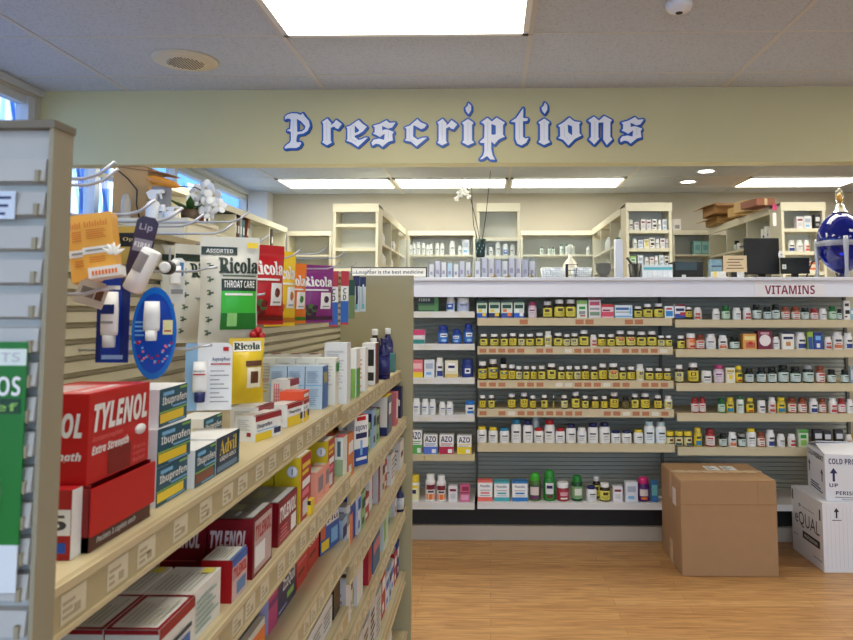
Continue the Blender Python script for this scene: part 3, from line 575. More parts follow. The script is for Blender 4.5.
lg('white carton with pink stripes standing above the red-edged cluster', (1, 1), 289.5, 410, 383, w=.055, d=.044, X=-.455, h=.078, dec=IWY+[('L', .15+.12*i, .1, .2+.12*i, .9, PINK) for i in range(3)], tilt=6)
c1 = lg('small white and red carton under the orange one', (1, 1), 303, 420, 400, w=.05, d=.045, X=-.397, h=.045, dec=IWY)
lg('small bright orange-red carton on top of a white one', (1, 1), 303, 402, 388, w=.05, d=.05, X=-.397, h=.018, lift=.046, base=mat((224, 84, 50), .4), dec=[('F', .1, .3, .9, .7, WHITE)])
BLB = mat((184, 206, 226), .45)
for k, lab in ((0, 'nearest the shelf edge'), (1, 'in the middle'), (2, 'deepest on the shelf')):
    lg('pale blue carton of a row of three, '+lab, (1, 1), 322, 409, 367, pxr=327.5, d=.041, X=-.402, dx=.043*k, h=.101, base=BLB, group='pale blue cartons', dec=D(mat((34, 96, 170), .4), None, BLB, [('F', .2, .6, .8, .85, mat((160, 150, 80), .4)), ('L', .04, .55, .96, .57, SKY)]+lines('L', .12, .85, .62, .92, 7, mat((150, 172, 200), .5))+lines('L', .12, .85, .1, .5, 8, mat((150, 172, 200), .5))))
CRW = mat((232, 230, 218), .5)
for k in range(4):
    lg('tall cream-white carton in the near row, %s from the shelf edge' % ORD[k+1], (1, 1), 335, 404, 357, w=.040, d=.049, X=-.388, dx=.0505*k, h=.116, base=CRW, group='cream-white cartons', dec=lines('L', .15, .85, .35, .93, 9, mat((205, 200, 186), .5))+[('L', .2, .28, .6, .31, YELL), ('L', .2, .52, .7, .54, PEACH), ('F', .1, .7, .9, .9, GREEN)])
for k in range(3):
    lg('cream-white carton in the far row behind the near row, %s from the edge' % ORD[k+1], (2, 1), 345, 404, 352, w=.040, d=.05, X=-.388, dx=.067+.0515*k, h=.135, base=CRW, group='far row of cream-white cartons', dec=lines('L', .15, .85, .3, .9, 7, mat((205, 200, 186), .5))+[('T', .1, .2, .9, .7, mat((150, 60, 60), .5))])
lg('tallest white carton on the top shelf, beside the cream row', (2, 1), 346.5, 407, 345, w=.05, d=.062, X=-.388, h=.165, base=mat((230, 234, 236), .4), dec=lines('L', .12, .88, .2, .9, 14, mat((200, 206, 212), .5)))
lg('white and green carton after the tallest white one', (2, 1), 356, 401, 352, w=.06, d=.04, X=-.388, h=.14, dec=D(mat((70, 160, 70), .4), None, None, [('F', 0, .6, 1, 1, WHITE), ('L', .6, .0, .95, .6, LGREEN)]))
lg('white and peach carton after the green one', (2, 1), 365, 392, 350, w=.05, d=.04, X=-.39, h=.135, dec=lines('L', .2, .8, .1, .9, 8, PEACH))
lg('white and black carton with red edge near the dark bottles', (2, 1), 375, 388, 348, w=.08, d=.045, X=-.39, h=.14, dec=D(mat((40, 36, 40), .4), None, None, [('F', .0, .0, .3, 1, mat((170, 50, 60), .4)), ('L', .3, .45, .9, .85, BLACK), ('L', .2, .1, .9, .3, BLACK)]))
def syrup(px, X, hgt, r, body, lab, key=(2, 1), base_py=380, label=None, capm=WHITE):
    z = SH[key][1]; p = at(px, base_py, X=X)
    t = empty('syrup_bottle', (p.x, p.y, z+.0004), lab, 'bottle', 'syrup bottles')
    h = hgt; b = MB(); lm = label or body
    b.lathe([(r*.95, 0), (r, .004), (r, h*.1), (r*1.005, h*.1), (r*1.005, h*.55), (r, h*.55), (r, h*.62), (r*.85, h*.72), (r*.45, h*.82), (r*.42, h*.86)], [body, body, body, lm, lm, body, body, body, body], 18, None, 1, .72)
    b.build('bottle_body', t); MB().lathe([(r*.52, h*.86), (r*.54, h*.88), (r*.54, h*.985), (r*.46, h)], capm, 16).build('cap', t)
    return t
SYR = mat((34, 18, 22), .2); SYB = mat((26, 30, 96), .25)
syrup(373, -.425, .150, .022, SYR, 'dark syrup bottle with a white cap nearest the shelf edge', label=BLACK, base_py=385)
syrup(374.5, -.465, .175, .024, SYR, 'dark syrup bottle with white cap, farther back')
syrup(383.5, -.392, .150, .024, SYB, 'navy syrup bottle with a navy cap', base_py=374, label=mat((40, 44, 110), .3), capm=SYB)
syrup(387.5, -.428, .175, .023, SYB, 'navy syrup bottle with a white cap behind the navy-capped one', base_py=370, label=mat((60, 60, 110), .3))
lg('small teal and orange carton at the far end of the top shelf', (2, 1), 394.5, 369, 351, w=.04, d=.05, X=-.388, h=.075, base=mat((70, 130, 130), .4), dec=[('L', .0, 0, .5, .7, mat((220, 110, 80), .4))])
# --- second shelf, near bay
RW = mat((150, 20, 36), .4); PL = mat((226, 224, 216), .5)
def rededge(extra=()): return [('T', 0, 0, 1, .07, RW), ('T', 0, .93, 1, 1, RW), ('T', 0, 0, .05, 1, RW), ('T', .95, 0, 1, 1, RW), ('F', 0, .8, 1, 1, RW), ('L', 0, .92, 1, 1, RW), ('F', .12, .5, .9, .58, INK), ('F', .1, .34, .7, .4, GREY), ('F', .55, .08, .85, .42, mat((60, 110, 180), .4))]+[('L', .15+.2*i, .1, .27+.2*i, .6, mat((170, 160, 172), .5)) for i in range(4)]+lines('T', .1, .9, .15, .85, 7, mat((196, 192, 170), .5))
zt = 1.0685-SH[1, 2][1]
ya = .811
def lgy(lab, key, X, Y, w, d, h, base=WHITE, dec=(), tilt=0, lift=0, group=None, name='medicine_carton'):
    return carton(name, w, d, h, base, dec, (X, Y, SH[key][1]+lift+.0004), PI/2-math.radians(tilt), lab, 'box', group)
lgy('white red-edged carton at the near end of the second shelf, by its edge', (1, 2), -.362, ya, .095, .060, zt, PL, rededge(), group='red-edged cartons')
lgy('white red-edged carton at the near end of the second shelf, farther back', (1, 2), -.424, ya, .095, .060, zt, PL, rededge(), group='red-edged cartons')
WT = lines('T', .1, .85, .12, .9, 8, mat((186, 186, 176), .5))+[('T', .74, .06, .94, .3, mat((228, 216, 90), .5))]+lines('F', .1, .9, .15, .85, 6, mat((150, 180, 170), .5))
lgy('plain white carton with yellow dot behind the red-edged ones, by the edge', (1, 2), -.366, ya+.098, .094, .062, zt, PL, WT, group='plain white cartons')
lgy('plain white carton with yellow dot behind the red-edged ones, farther back', (1, 2), -.432, ya+.098, .094, .062, zt, PL, WT, group='plain white cartons')
CR = mat((168, 12, 22), .35)
lg('small red carton with blue-edged front on the second shelf', (1, 2), 231.5, 591, 562, pxr=246, d=.044, X=-.362, h=.058, base=CR, dec=[('T', .02, .04, .98, .98, PL), ('T', 0, 0, 1, .12, mat((70, 120, 180), .4)), ('F', 0, 0, 1, 1, mat((214, 180, 180), .4)), ('F', 0, .82, 1, 1, mat((40, 96, 176), .4)), ('F', .05, .5, .95, .78, RED, 'TYLENOL', 'italx'), ('F', .3, .1, .9, .4, mat((90, 130, 180), .4))]+lines('T', .1, .9, .25, .9, 6, mat((190, 186, 170), .5)))
BIGT = [('L', .06, .52, .86, .82, mat((214, 196, 196), .4), 'TYLENOL', 'italx'), ('L', .06, .30, .8, .32, mat((190, 90, 96), .4)), ('F', .06, .06, .94, .94, mat((196, 170, 168), .45)), ('F', .1, .6, .9, .85, CR, 'TYLENOL', 'italx'), ('F', .1, .15, .6, .5, WHITE), ('T', .03, .03, .97, .97, mat((112, 112, 108), .3)), ('T', .5, .5, .85, .8, mat((150, 156, 120), .4)), ('T', .1, .05, .95, .2, mat((190, 190, 188), .4)), ('T', .15, .42, .4, .5, LGREY)]
RB = mat((120, 8, 24), .35)
lg('large dark red carton with grey top, nearer the shelf edge', (1, 2), 252.3, 565, 521, pxr=271.3, d=.07, X=-.362, h=.089, base=RB, dec=BIGT)
lg('large dark red carton with grey top, in the shadow farther back', (1, 2), 252.3, 565, 521, w=.092, d=.07, X=-.362, dx=.072, h=.089, base=RB, dec=BIGT)
lg('grey-topped red carton with white lettering past the large dark red one', (1, 2), 278, 539, 507, pxr=296, d=.075, X=-.366, h=.074, base=RB, dec=[('F', 0, 0, 1, 1, mat((140, 16, 32), .35)), ('F', .06, .52, .94, .86, WHITE, 'TYLENOL', 'italx'), ('F', .66, .08, .95, .45, WHITE), ('T', .02, .02, .98, .98, mat((130, 130, 126), .3)), ('T', .05, .04, .95, .2, LGREY), ('T', .3, .5, .8, .8, mat((160, 164, 130), .4))]+lines('F', .08, .6, .1, .45, 4, PINK))
YC = mat((206, 180, 28), .36)
def yellowc(lab, px, py, ty, pxr, d, X, h, dx=0, key=(1, 2)):
    o = lg(lab, key, px, py, ty, pxr=pxr, d=d, X=X, h=h, dx=dx, base=YC, group='yellow and red cartons', dec=[('F', 0, 0, 1, 1, mat((176, 20, 30), .36)), ('F', 0, 0, .1, 1, YELL), ('F', .2, .80, .92, .88, YELL), ('F', .2, .70, .75, .76, YELL), ('F', .2, .5, .9, .62, WHITE), ('F', .2, .36, .8, .46, PINK), ('F', .25, .06, .7, .3, mat((216, 210, 220), .4)), ('T', .05, .05, .95, .6, mat((226, 222, 214), .5)), ('T', 0, .6, 1, 1, mat((186, 30, 36), .4))])
    w = at(pxr, 450, X=X).y-at(px, 450, X=X).y
    b = MB(); b.lathe([(.0002, 0), (.011, 0)], mat((196, 196, 204), .4), 20, Matrix.Translation((-.0008, d*.30, h*.80)) @ Matrix.Rotation(-PI/2, 4, 'Y')); b.lathe([(.0002, 0), (.009, 0)], mat((230, 230, 236), .4), 20, Matrix.Translation((-.0012, d*.30, h*.80)) @ Matrix.Rotation(-PI/2, 4, 'Y')); b.box(-.0017, -.0013, d*.30-.0008, d*.30+.0008, h*.80-.006, h*.80+.006, INK)
    b.build('round_emblem', o)
yellowc('yellow and red carton with round emblem, tallest, past the grey-topped ones', 299, 515, 460.8, 310, .048, -.366, .122)
yellowc('yellow and red carton farther back, behind the tallest yellow one', 299, 515, 460.8, 310, .048, -.366, .115, .051)
yellowc('yellow and red carton with round emblem, beyond the pink cartons', 327, 474, 445, 334, .046, -.368, .109)
yellowc('yellow and red carton half hidden under the top shelf, beyond pink cartons', 327, 474, 445, 334, .046, -.368, .102, .049)
for k, (px, pxr, lab) in enumerate(((316.5, 323.8, 'nearer one'), (324.6, 329, 'farther one'))):
    lg('small pink carton between the yellow ones, '+lab, (1, 2), px, 504, 476, pxr=pxr, d=.03, X=-.366, h=.063, base=PEACH, group='small pink cartons', dec=[('F', .2, .3, .85, .8, mat((150, 130, 140), .4)), ('T', .1, .1, .9, .9, mat((226, 214, 196), .5))])
lg('tiny yellow carton standing at the foot of the tallest yellow one', (1, 2), 310.8, 510, 497, w=.03, d=.015, X=-.358, h=.028, base=YELL, dec=[('L', .0, .7, 1, 1, BLACK)])
for k in range(3):
    lg('narrow white carton with a dark capsule print, %s from the shelf edge' % ORD[k+1], (1, 2), 343, 464, 429, w=.05, d=.021, X=-.363, dx=.027*k, h=.092, base=mat((226, 230, 224), .45), group='narrow capsule cartons', dec=[('L', .3, .5, .7, .9, mat((70, 96, 120), .4)), ('L', 0, 0, 1, .42, mat((160, 180, 140), .45)), ('T', 0, 0, 1, 1, mat((200, 90, 90), .5))])
# --- second shelf, far bay
lg('slim white carton with blue edge at the start of the far bay', (2, 2), 352, 470, 424, w=.05, d=.04, X=-.40, h=.135, base=mat((214, 222, 226), .45), dec=[('F', 0, 0, .3, 1, SKY), ('L', .7, 0, 1, .9, mat((120, 170, 190), .45)), ('T', 0, 0, 1, 1, mat((190, 90, 90), .5))])
lg('white carton with blue base and red top turned toward the viewer', (2, 2), 354, 474, 421, w=.058, d=.03, tilt=32, X=-.388, h=.140, dec=[('F', 0, .0, 1, .34, mat((26, 72, 160), .4)), ('F', .08, .68, .92, .80, NAVY, 'BIJONY', 'sans'), ('F', .1, .54, .9, .65, NAVY), ('F', .42, .2, .58, .5, SKY), ('F', .15, .9, .8, .98, RED), ('T', 0, 0, 1, .7, mat((206, 40, 40), .4)), ('F', .1, .1, .9, .16, WHITE)])
lg('dark brown carton past the white and blue one', (2, 2), 377, 446, 403, w=.07, d=.05, X=-.39, h=.10, base=mat((60, 24, 30), .4), dec=[('L', .1, .6, .9, .8, RED), ('F', .1, .5, .9, .7, PINK)])
lg('bright blue carton standing behind the dark brown one', (2, 2), 380, 440, 400, w=.07, d=.05, X=-.447, h=.15, base=mat((50, 130, 200), .4), dec=[('F', .1, .5, .9, .7, WHITE)])
lg('white carton with yellow top and blue foot in the far bay', (2, 2), 387, 434, 398, w=.12, d=.06, X=-.365, h=.135, base=mat((222, 218, 206), .45), dec=[('T', 0, 0, 1, 1, YELL), ('L', 0, 0, 1, .22, NAVY), ('L', .1, .35, .5, .75, mat((220, 110, 90), .4)), ('F', 0, 0, 1, 1, mat((110, 116, 130), .4)), ('F', .2, .5, .8, .8, WHITE), ('F', 0, 0, .3, .9, NAVY)])
lg('pink carton near the far end of the second shelf', (2, 2), 396, 421, 392, w=.06, d=.05, X=-.362, h=.125, base=mat((206, 110, 120), .45), dec=[('F', .2, .2, .8, .8, WHITE)])
lg('navy carton last at the far end of the second shelf', (2, 2), 401, 414, 390, w=.055, d=.05, X=-.366, h=.125, base=mat((34, 34, 80), .4), dec=[('L', .1, .4, .9, .6, WHITE)])
# --- third shelf
lg('tall purple, yellow and pink carton on the third shelf', (1, 3), 268, 640, 585, w=.055, d=.016, base=mat((190, 60, 120), .4), X=-.395, h=.105, dec=[('F', 0, .6, .5, 1, YELL), ('F', .5, .6, 1, 1, ORNG), ('F', .0, .4, 1, .5, PURP), ('L', 0, 0, 1, 1, LAV)])
lg('thin dark blue carton behind the tall purple and pink one', (1, 3), 262, 640, 590, w=.05, d=.02, base=mat((60, 60, 110), .4), X=-.42, h=.10, dec=[('L', .2, .1, .8, .9, LAV)])
lg('grey-topped orange carton at the near end of the third shelf', (1, 3), 246, 652, 622, w=.095, d=.11, base=mat((220, 216, 204), .45), X=-.385, h=.055, dec=[('T', 0, .1, 1, 1, mat((110, 116, 112), .35)), ('F', 0, 0, 1, .8, ORNG)])
lg('navy carton with white lettering on the third shelf', (1, 3), 276, 622, 581, pxr=295.5, d=.03, base=mat((36, 28, 76), .38), dec=[('F', .3, .46, .9, .82, WHITE, 'ZzzQuil', 'sans'), ('F', .5, .2, .85, .36, LGREEN), ('F', .1, .08, .5, .14, LAV)])
lg('bright red carton beside the navy one on the third shelf', (1, 3), 296.5, 591, 553, pxr=307, d=.03, base=mat((196, 42, 30), .38), dec=[('F', .1, .6, .9, .64, PINK), ('F', .1, .3, .7, .4, DRED)], group='bright red cartons')
lg('bright red carton farther along, beside the blue and white one', (1, 3), 307.7, 573, 534, pxr=318.5, d=.03, base=mat((196, 42, 30), .38), dec=[('F', .1, .6, .9, .7, WHITE, 'COLD', 'sans'), ('F', .1, .3, .7, .4, DRED)], group='bright red cartons')
lg('blue and white patterned carton with dark side on the third shelf', (1, 3), 320, 557, 507, w=.115, tilt=10, d=.035, base=mat((30, 32, 40), .38), dec=[('F', 0, 0, 1, 1, mat((40, 90, 170), .38)), ('F', .3, .52, .97, .95, mat((220, 216, 214), .4)), ('F', .36, .72, .9, .86, INK, 'Cold', 'sans'), ('F', .36, .56, .9, .68, INK, 'Flu', 'sans'), ('F', .05, .05, .45, .25, YELL), ('F', .0, .3, .25, .55, mat((200, 90, 60), .4)), ('F', .55, .1, .9, .4, SKY)])
lg('flat yellow carton lying past the patterned one', (1, 3), 340, 538, 524, w=.05, d=.06, base=OLIVE, X=-.385, h=.03, dec=[('T', .2, .2, .8, .8, BLACK)])
lg('deep blue carton at the start of the far bay, third shelf', (2, 3), 349, 560, 506, w=.09, d=.075, base=mat((20, 60, 160), .38), X=-.385, h=.13, dec=[('T', .1, .1, .9, .9, mat((30, 90, 110), .4)), ('L', .15, .3, .85, .5, SKY), ('F', 0, 0, .5, .6, ORNG)])
lg('tall slim white carton past the deep blue one', (2, 3), 369, 517, 482, w=.06, d=.05, base=mat((222, 222, 222), .45), X=-.385, h=.125, dec=lines('L', .2, .8, .1, .9, 7, GREY))
lg('red and white carton after the tall slim white one', (2, 3), 378, 508, 473, w=.1, d=.035, base=mat((206, 200, 200), .45), X=-.372, h=.135, dec=[('L', .1, .1, .5, .8, mat((160, 40, 50), .4)), ('F', .0, 0, .4, 1, mat((150, 40, 50), .4))])
lg('white carton with grey print, third shelf of the far bay', (2, 3), 391, 476, 452, w=.10, d=.06, base=mat((226, 224, 216), .45), X=-.362, h=.11, dec=lines('L', .1, .9, .1, .5, 4, GREY)+lines('F', .1, .9, .2, .9, 5, GREY))
lg('white carton last at the far end of the third shelf', (2, 3), 400, 463, 443, w=.12, d=.055, base=mat((226, 222, 214), .45), X=-.36, h=.11, dec=[('F', .2, .4, .8, .6, BROWN)]+lines('L', .1, .9, .2, .8, 4, GREY))
# --- lower shelves
WC4 = lines('F', .1, .9, .2, .8, 4, GREY)
for k in range(5):
    lgy('white carton with grey top on the fourth shelf, %s from the bay joint' % ORD[5-k], (1, 4), -.372, 1.255+.099*k, .096, .075, .066, mat((222, 222, 218), .45), [('T', 0, .12, 1, 1, mat((140, 142, 138), .4))]+WC4+lines('T', .1, .9, .2, .9, 5, LGREY), group='grey-topped white cartons')
lgy('small black carton at the bay joint on the fourth shelf', (1, 4), -.372, 1.765, .07, .08, .085, BLACK, [('L', .1, .5, .8, .9, LGREY)])
for X, Y, w, d, h, m, dec, lab in ((-.37, 1.90, .07, .04, .13, mat((216, 216, 216), .45), lines('L', .2, .8, .1, .9, 6, GREY), 'slim white carton at the start of the fourth shelf, far bay'),
      (-.368, 2.05, .09, .05, .125, mat((222, 220, 216), .45), [('L', .2, .05, .8, .4, INK)], 'white carton with a bar code, fourth shelf of the far bay'),
      (-.362, 2.2, .06, .02, .12, mat((176, 30, 50), .4), [], 'thin red carton on the fourth shelf of the far bay'),
      (-.362, 2.29, .13, .05, .11, mat((60, 100, 140), .4), [('L', .1, .2, .9, .7, WHITE), ('F', 0, .5, 1, .8, mat((200, 120, 130), .4))], 'blue carton with white panel, fourth shelf of the far bay'),
      (-.362, 2.5, .12, .05, .12, mat((206, 216, 206), .45), [('F', .1, .2, .5, .8, LGREEN)], 'pale green carton on the fourth shelf of the far bay')):
    lgy(lab, (2, 4), X, Y, w, d, h, m, dec)
syrup(399, -.37, .10, .02, mat((30, 40, 90), .3), 'small navy bottle alone at the far end of the fourth shelf', (2, 4), 513, mat((200, 206, 210), .4), DARK)
for k, (Y, h) in enumerate(((2.05, .16), (2.17, .15), (2.29, .165), (2.41, .15))):
    lgy('grey and white carton on the fifth shelf of the far bay, %s along' % ORD[k+1], (2, 5), -.37, Y, .11, .07, h, mat((206, 206, 202), .45), lines('F', .1, .9, .1, .9, 7, [GREY, BROWN, INK, GREY][k])+[('L', .1, .1, .9, .35, INK), ('L', .1, .5, .9, .9, WHITE)], group='grey and white cartons')
lgy('red carton standing on the fifth shelf of the near bay', (1, 5), -.365, 1.64, .06, .05, .12, RED, [('F', .2, .2, .8, .8, WHITE)])
for k in range(3): lgy('white carton on the bottom shelf of the far bay, %s along' % ORD[k+1], (2, 6), -.36, 2.3+.15*k, .12, .07, .15, mat((214, 212, 206), .45), lines('F', .1, .9, .1, .9, 6, GREY), group='bottom shelf white cartons')

# --- stock that fills the gaps and the back rows of the gondola shelves
bpy.context.view_layer.update()
FILL = [('white', mat((224, 222, 216), .45), GREY), ('pale blue', mat((170, 196, 222), .45), NAVY), ('red', mat((176, 30, 34), .4), WHITE), ('dark blue', mat((30, 50, 120), .4), WHITE), ('white and red', mat((226, 220, 218), .45), RED),
        ('white and blue', mat((222, 226, 230), .45), BLUE), ('cream', mat((222, 210, 176), .5), BROWN), ('light green', mat((160, 196, 140), .45), DGREEN), ('orange', mat((216, 120, 50), .4), WHITE), ('grey', mat((150, 152, 156), .45), WHITE)]
rf = random.Random(21)
def taken(sec, k, xlo):
    z = SH[sec, k][1]; out = []
    for o in bpy.data.objects:
        if o.parent is None and o.get('category') in ('box', 'bottle') and abs(o.location.z-z) < .006 and o.location.x > -.7 and o.location.y < 3.1:
            bb = [o.matrix_world @ Vector(c) for c in o.bound_box] if o.type == 'MESH' else [o.location+Vector((-.03, -.03, 0)), o.location+Vector((.03, .03, 0))]
            if max(p.x for p in bb) > xlo: out.append((min(p.y for p in bb)-.003, max(p.y for p in bb)+.003, min(p.x for p in bb)))
    return out
def fill(sec, k, x, y0, y1, rowname, hmax, xlo, prob):
    tk = taken(sec, k, xlo); y = y0; n = 0
    while y < y1-.04:
        w = rf.uniform(.045, .085); hit = [t for t in tk if t[0] < y+w and t[1] > y]
        if hit: y = max(t[1] for t in hit)+.001; continue
        if y+w > y1: break
        if rf.random() < prob:
            n += 1; cn, m, a = FILL[rf.randrange(len(FILL))]; d = rf.uniform(.035, .055); h = rf.uniform(.6, 1)*hmax
            lgy('%s carton, %s along the %s of the %s shelf, %s bay' % (cn, ORD[n], rowname, SHN_[k-1], 'near' if sec == 1 else 'far'), (sec, k), x-rf.uniform(0, .008), y, w, d, h, m,
                [('F', .08, .55, .92, .82, a), ('F', .1, .12, .6, .3, a), ('T', .1, .15, .9, .8, LGREY), ('L', .15, .5, .85, .9, a)]+lines('L', .15, .85, .08, .45, 4, LGREY), group='cartons filling the gondola shelves')
        y += w+.003
SHN_ = ['top', 'second', 'third', 'fourth', 'fifth', 'bottom']
for sec, k, hm in ((2, 2, .125), (2, 3, .125), (2, 4, .14), (2, 5, .17), (1, 3, .10), (1, 4, .12), (1, 5, .15)):
    ya_, yb_ = (1.0, 1.84) if sec == 1 else (1.872, 3.05)
    if sec == 2: fill(sec, k, -.374, ya_, yb_, 'front row', hm, -.45, .9)
    else: fill(sec, k, -.392, 1.45, yb_, 'front row', hm*.8, -.45, .6)
    fill(sec, k, -.508, ya_, yb_, 'back row', hm*.9, -.50, .9)
fill(1, 1, -.53, 1.0, 1.18, 'back row', .06, -.50, 1)
# ------------------------------------------------------------------ vitamin gondola under the counter
VY = 4.45; VR = Vector((.9, 4.65, 0)); VO = -VR
vit = empty('wall_shelving', VR, 'long white-topped shelving full of vitamin bottles below the pharmacy counter', 'shelving')
VBX = [-1.29, -.087, 1.116, 2.32]
DPAN = mat((168, 170, 160), .6); WSH = mat((226, 224, 220), .45); BSH = mat((208, 194, 158), .5); HEAD = mat((236, 238, 246), .4)
MB().box(VBX[0], VBX[3], 4.585, 4.86, .0, .2, mat((40, 40, 40), .7)).build('shade_dark_kick', vit, VO)  # near-black colour paints in the shadow band under the bottom shelf
MB().box(VBX[0], VBX[3], 4.555, 4.586, 0, .085, mat((200, 188, 168), .6)).build('toe_board', vit, VO)
b = MB(); b.box(VBX[0], VBX[3], 4.82, 4.86, .2, 1.58, DPAN)
for k in range(50):
    b.prism([(0, 0), (-.011, .003), (-.008, .0225), (0, .024)], VBX[0], VBX[3], DPAN, Matrix(((0, 1, 0, 0), (1, 0, 0, 4.82), (0, 0, 1, .24+k*.0265), (0, 0, 0, 1))))
b.build('slatted_back_panel', vit, VO)
for x in VBX: MB().box(x-.008, x+.008, 4.79, 4.825, .2, 1.575, mat((96, 98, 92), .6)).build('upright', vit, VO)
MB().box(VBX[0], VBX[3], 4.425, 4.45, 1.487, 1.583, HEAD).build('header_panel', vit, VO)
hz0 = at(790, 295.2, Y=4.425).z; hz1 = at(790, 283.5, Y=4.425).z; hx = [at(x, 290, Y=4.42).x for x in (755, 826, 765, 815)]
s = MB(); s.box(hx[0], hx[1], 4.4225, 4.425, 1.490, 1.581, mat((240, 238, 238), .4)); sg = s.build('sign_strip', vit, VO)
la, lb = at(790, 294.2, Y=4.42).z, at(790, 285.3, Y=4.42).z
MB().text(lambda u, v: (hx[2]+(hx[3]-hx[2])*u, 4.4218, la+(lb-la)*v), (0, 0, 1, 1), 'VITAMINS', 'sans', mat((140, 24, 60), .4)).build('lettering', sg)
CT = mat((226, 227, 232), .35)
ct = tag(bevel(MB().box(VBX[0], VBX[3]+.09, 4.40, 5.16, 1.584, 1.606, CT).build('countertop'), .004), 'long white counter top above the vitamin shelves', 'counter')
CTZ = 1.6064
BASEPX = {'A': [311.7, 343.9, 377.6, 415, 454.2, 502.4], 'B': [318, 346.6, 380.4, 409, 443.6, 502.4], 'C': [319.8, 349.4, 383.2, 413.3, 447.3, 504]}
MIDX = {'A': 444, 'B': 575, 'C': 775}
SHZ = {}
OTAG = mat((186, 122, 84), .6); WTAG = mat((226, 222, 206), .6)
rg = random.Random(11)
for bi, bay in enumerate('ABC'):
    for r in range(6):
        yb = VY if r < 5 else 4.44
        z = at(MIDX[bay], BASEPX[bay][r], Y=yb+.01).z; SHZ[bay, r] = z
        m = WSH if (bay == 'A' and r != 4) or r == 5 else BSH
        x0, x1 = VBX[bi]+.009, VBX[bi+1]-.009
        b = MB(); b.box(x0, x1, yb, 4.80, z-.02, z, m); lh = .036 if bay == 'A' or r == 5 else .046
        b.box(x0, x1, yb-.008, yb, z-lh, z+.0015, m)
        b.box(x0, x1, yb-.0105, yb-.008, z-.008, z+.0015, m); b.box(x0, x1, yb-.0105, yb-.008, z-lh, z-lh+.005, m)
        o = b.build('shelf', vit, VO)
        if bay == 'B' and r in (1, 2, 3):
            n = 20
            for k in range(n):
                if rg.random() < .12: continue
                x = x0+.012+(x1-x0-.03)*k/n
                MB().box(x, x+.042, yb-.0095, yb-.0082, z-.036, z-.012, OTAG if rg.random() < .9 else WTAG).build('price_tag', o)
        elif bay == 'B' and r == 0:
            for x in (.28, .62, .68, .92, .98): MB().box(x-.1, x-.05, yb-.0095, yb-.0082, z-.038, z-.009, OTAG).build('price_tag', o)
        elif bay == 'A':
            for x in (-.44, -.40, -.19, -.14): MB().box(x, x+.045, yb-.0095, yb-.0082, z-.030, z-.01, WTAG if r != 4 else mat((214, 200, 150), .6)).build('price_tag', o)
# ---- bottle kinds: body, label, cap, accents (a0, a1, z0, z1, material) on the label, profile, words
AMB = mat((40, 26, 14), .25); YL = [mat((228, 216, 88), .45), mat((232, 220, 120), .45), mat((224, 204, 64), .45)]
GLD = mat((70, 62, 34), .5); FROST = mat((206, 220, 214), .5); DKG = mat((20, 40, 32), .25); WB = mat((234, 234, 232), .4); BRC = mat((128, 58, 28), .4); GRB = mat((22, 104, 50), .3)
ORB = mat((190, 84, 34), .35); BLK = mat((20, 20, 22), .4); CYAN = mat((34, 130, 170), .4); YCAP = mat((232, 206, 50), .4)
PROF = {
 'round': ([(.93, 0), (1, .02), (1, .08), (1.012, .085), (1.012, .60), (1, .605), (1, .66), (.86, .73), (.66, .775), (.64, .79)], [(.78, .785), (.80, .80), (.80, .975), (.74, 1)], 3),
 'jar': ([(.94, 0), (1, .02), (1, .06), (1.01, .065), (1.01, .62), (1, .625), (1, .68), (.9, .72)], [(.94, .715), (.96, .73), (.96, .97), (.9, 1)], 3),
 'tall': ([(.93, 0), (1, .015), (1, .06), (1.01, .065), (1.01, .70), (1, .705), (1, .74), (.8, .80), (.7, .815)], [(.76, .81), (.78, .825), (.78, .98), (.72, 1)], 3),
 'dome': ([(.85, 0), (1, .03), (1, .1), (1.01, .105), (1.01, .58), (1, .585), (.96, .68), (.82, .74)], [(.84, .735), (.88, .76), (.82, .90), (.6, .98), (.2, 1)], 3)}
FA = -PI/2
def acc(*a): return [(FA+x0, FA+x1, z0, z1, m) for x0, x1, z0, z1, m in a]
yacc = lambda dk: acc((-.5, .5, .36, .53, GLD), (-.25, .25, .40, .49, dk), (-.75, .75, .27, .29, GLD), (-.7, .6, .20, .225, GLD), (-.4, .4, .14, .155, GLD))
tacc = lambda m: acc((-.6, .6, .44, .52, m), (-.5, .5, .34, .36, INK), (-.6, .4, .27, .29, GREY), (-.55, .55, .18, .2, GREY))
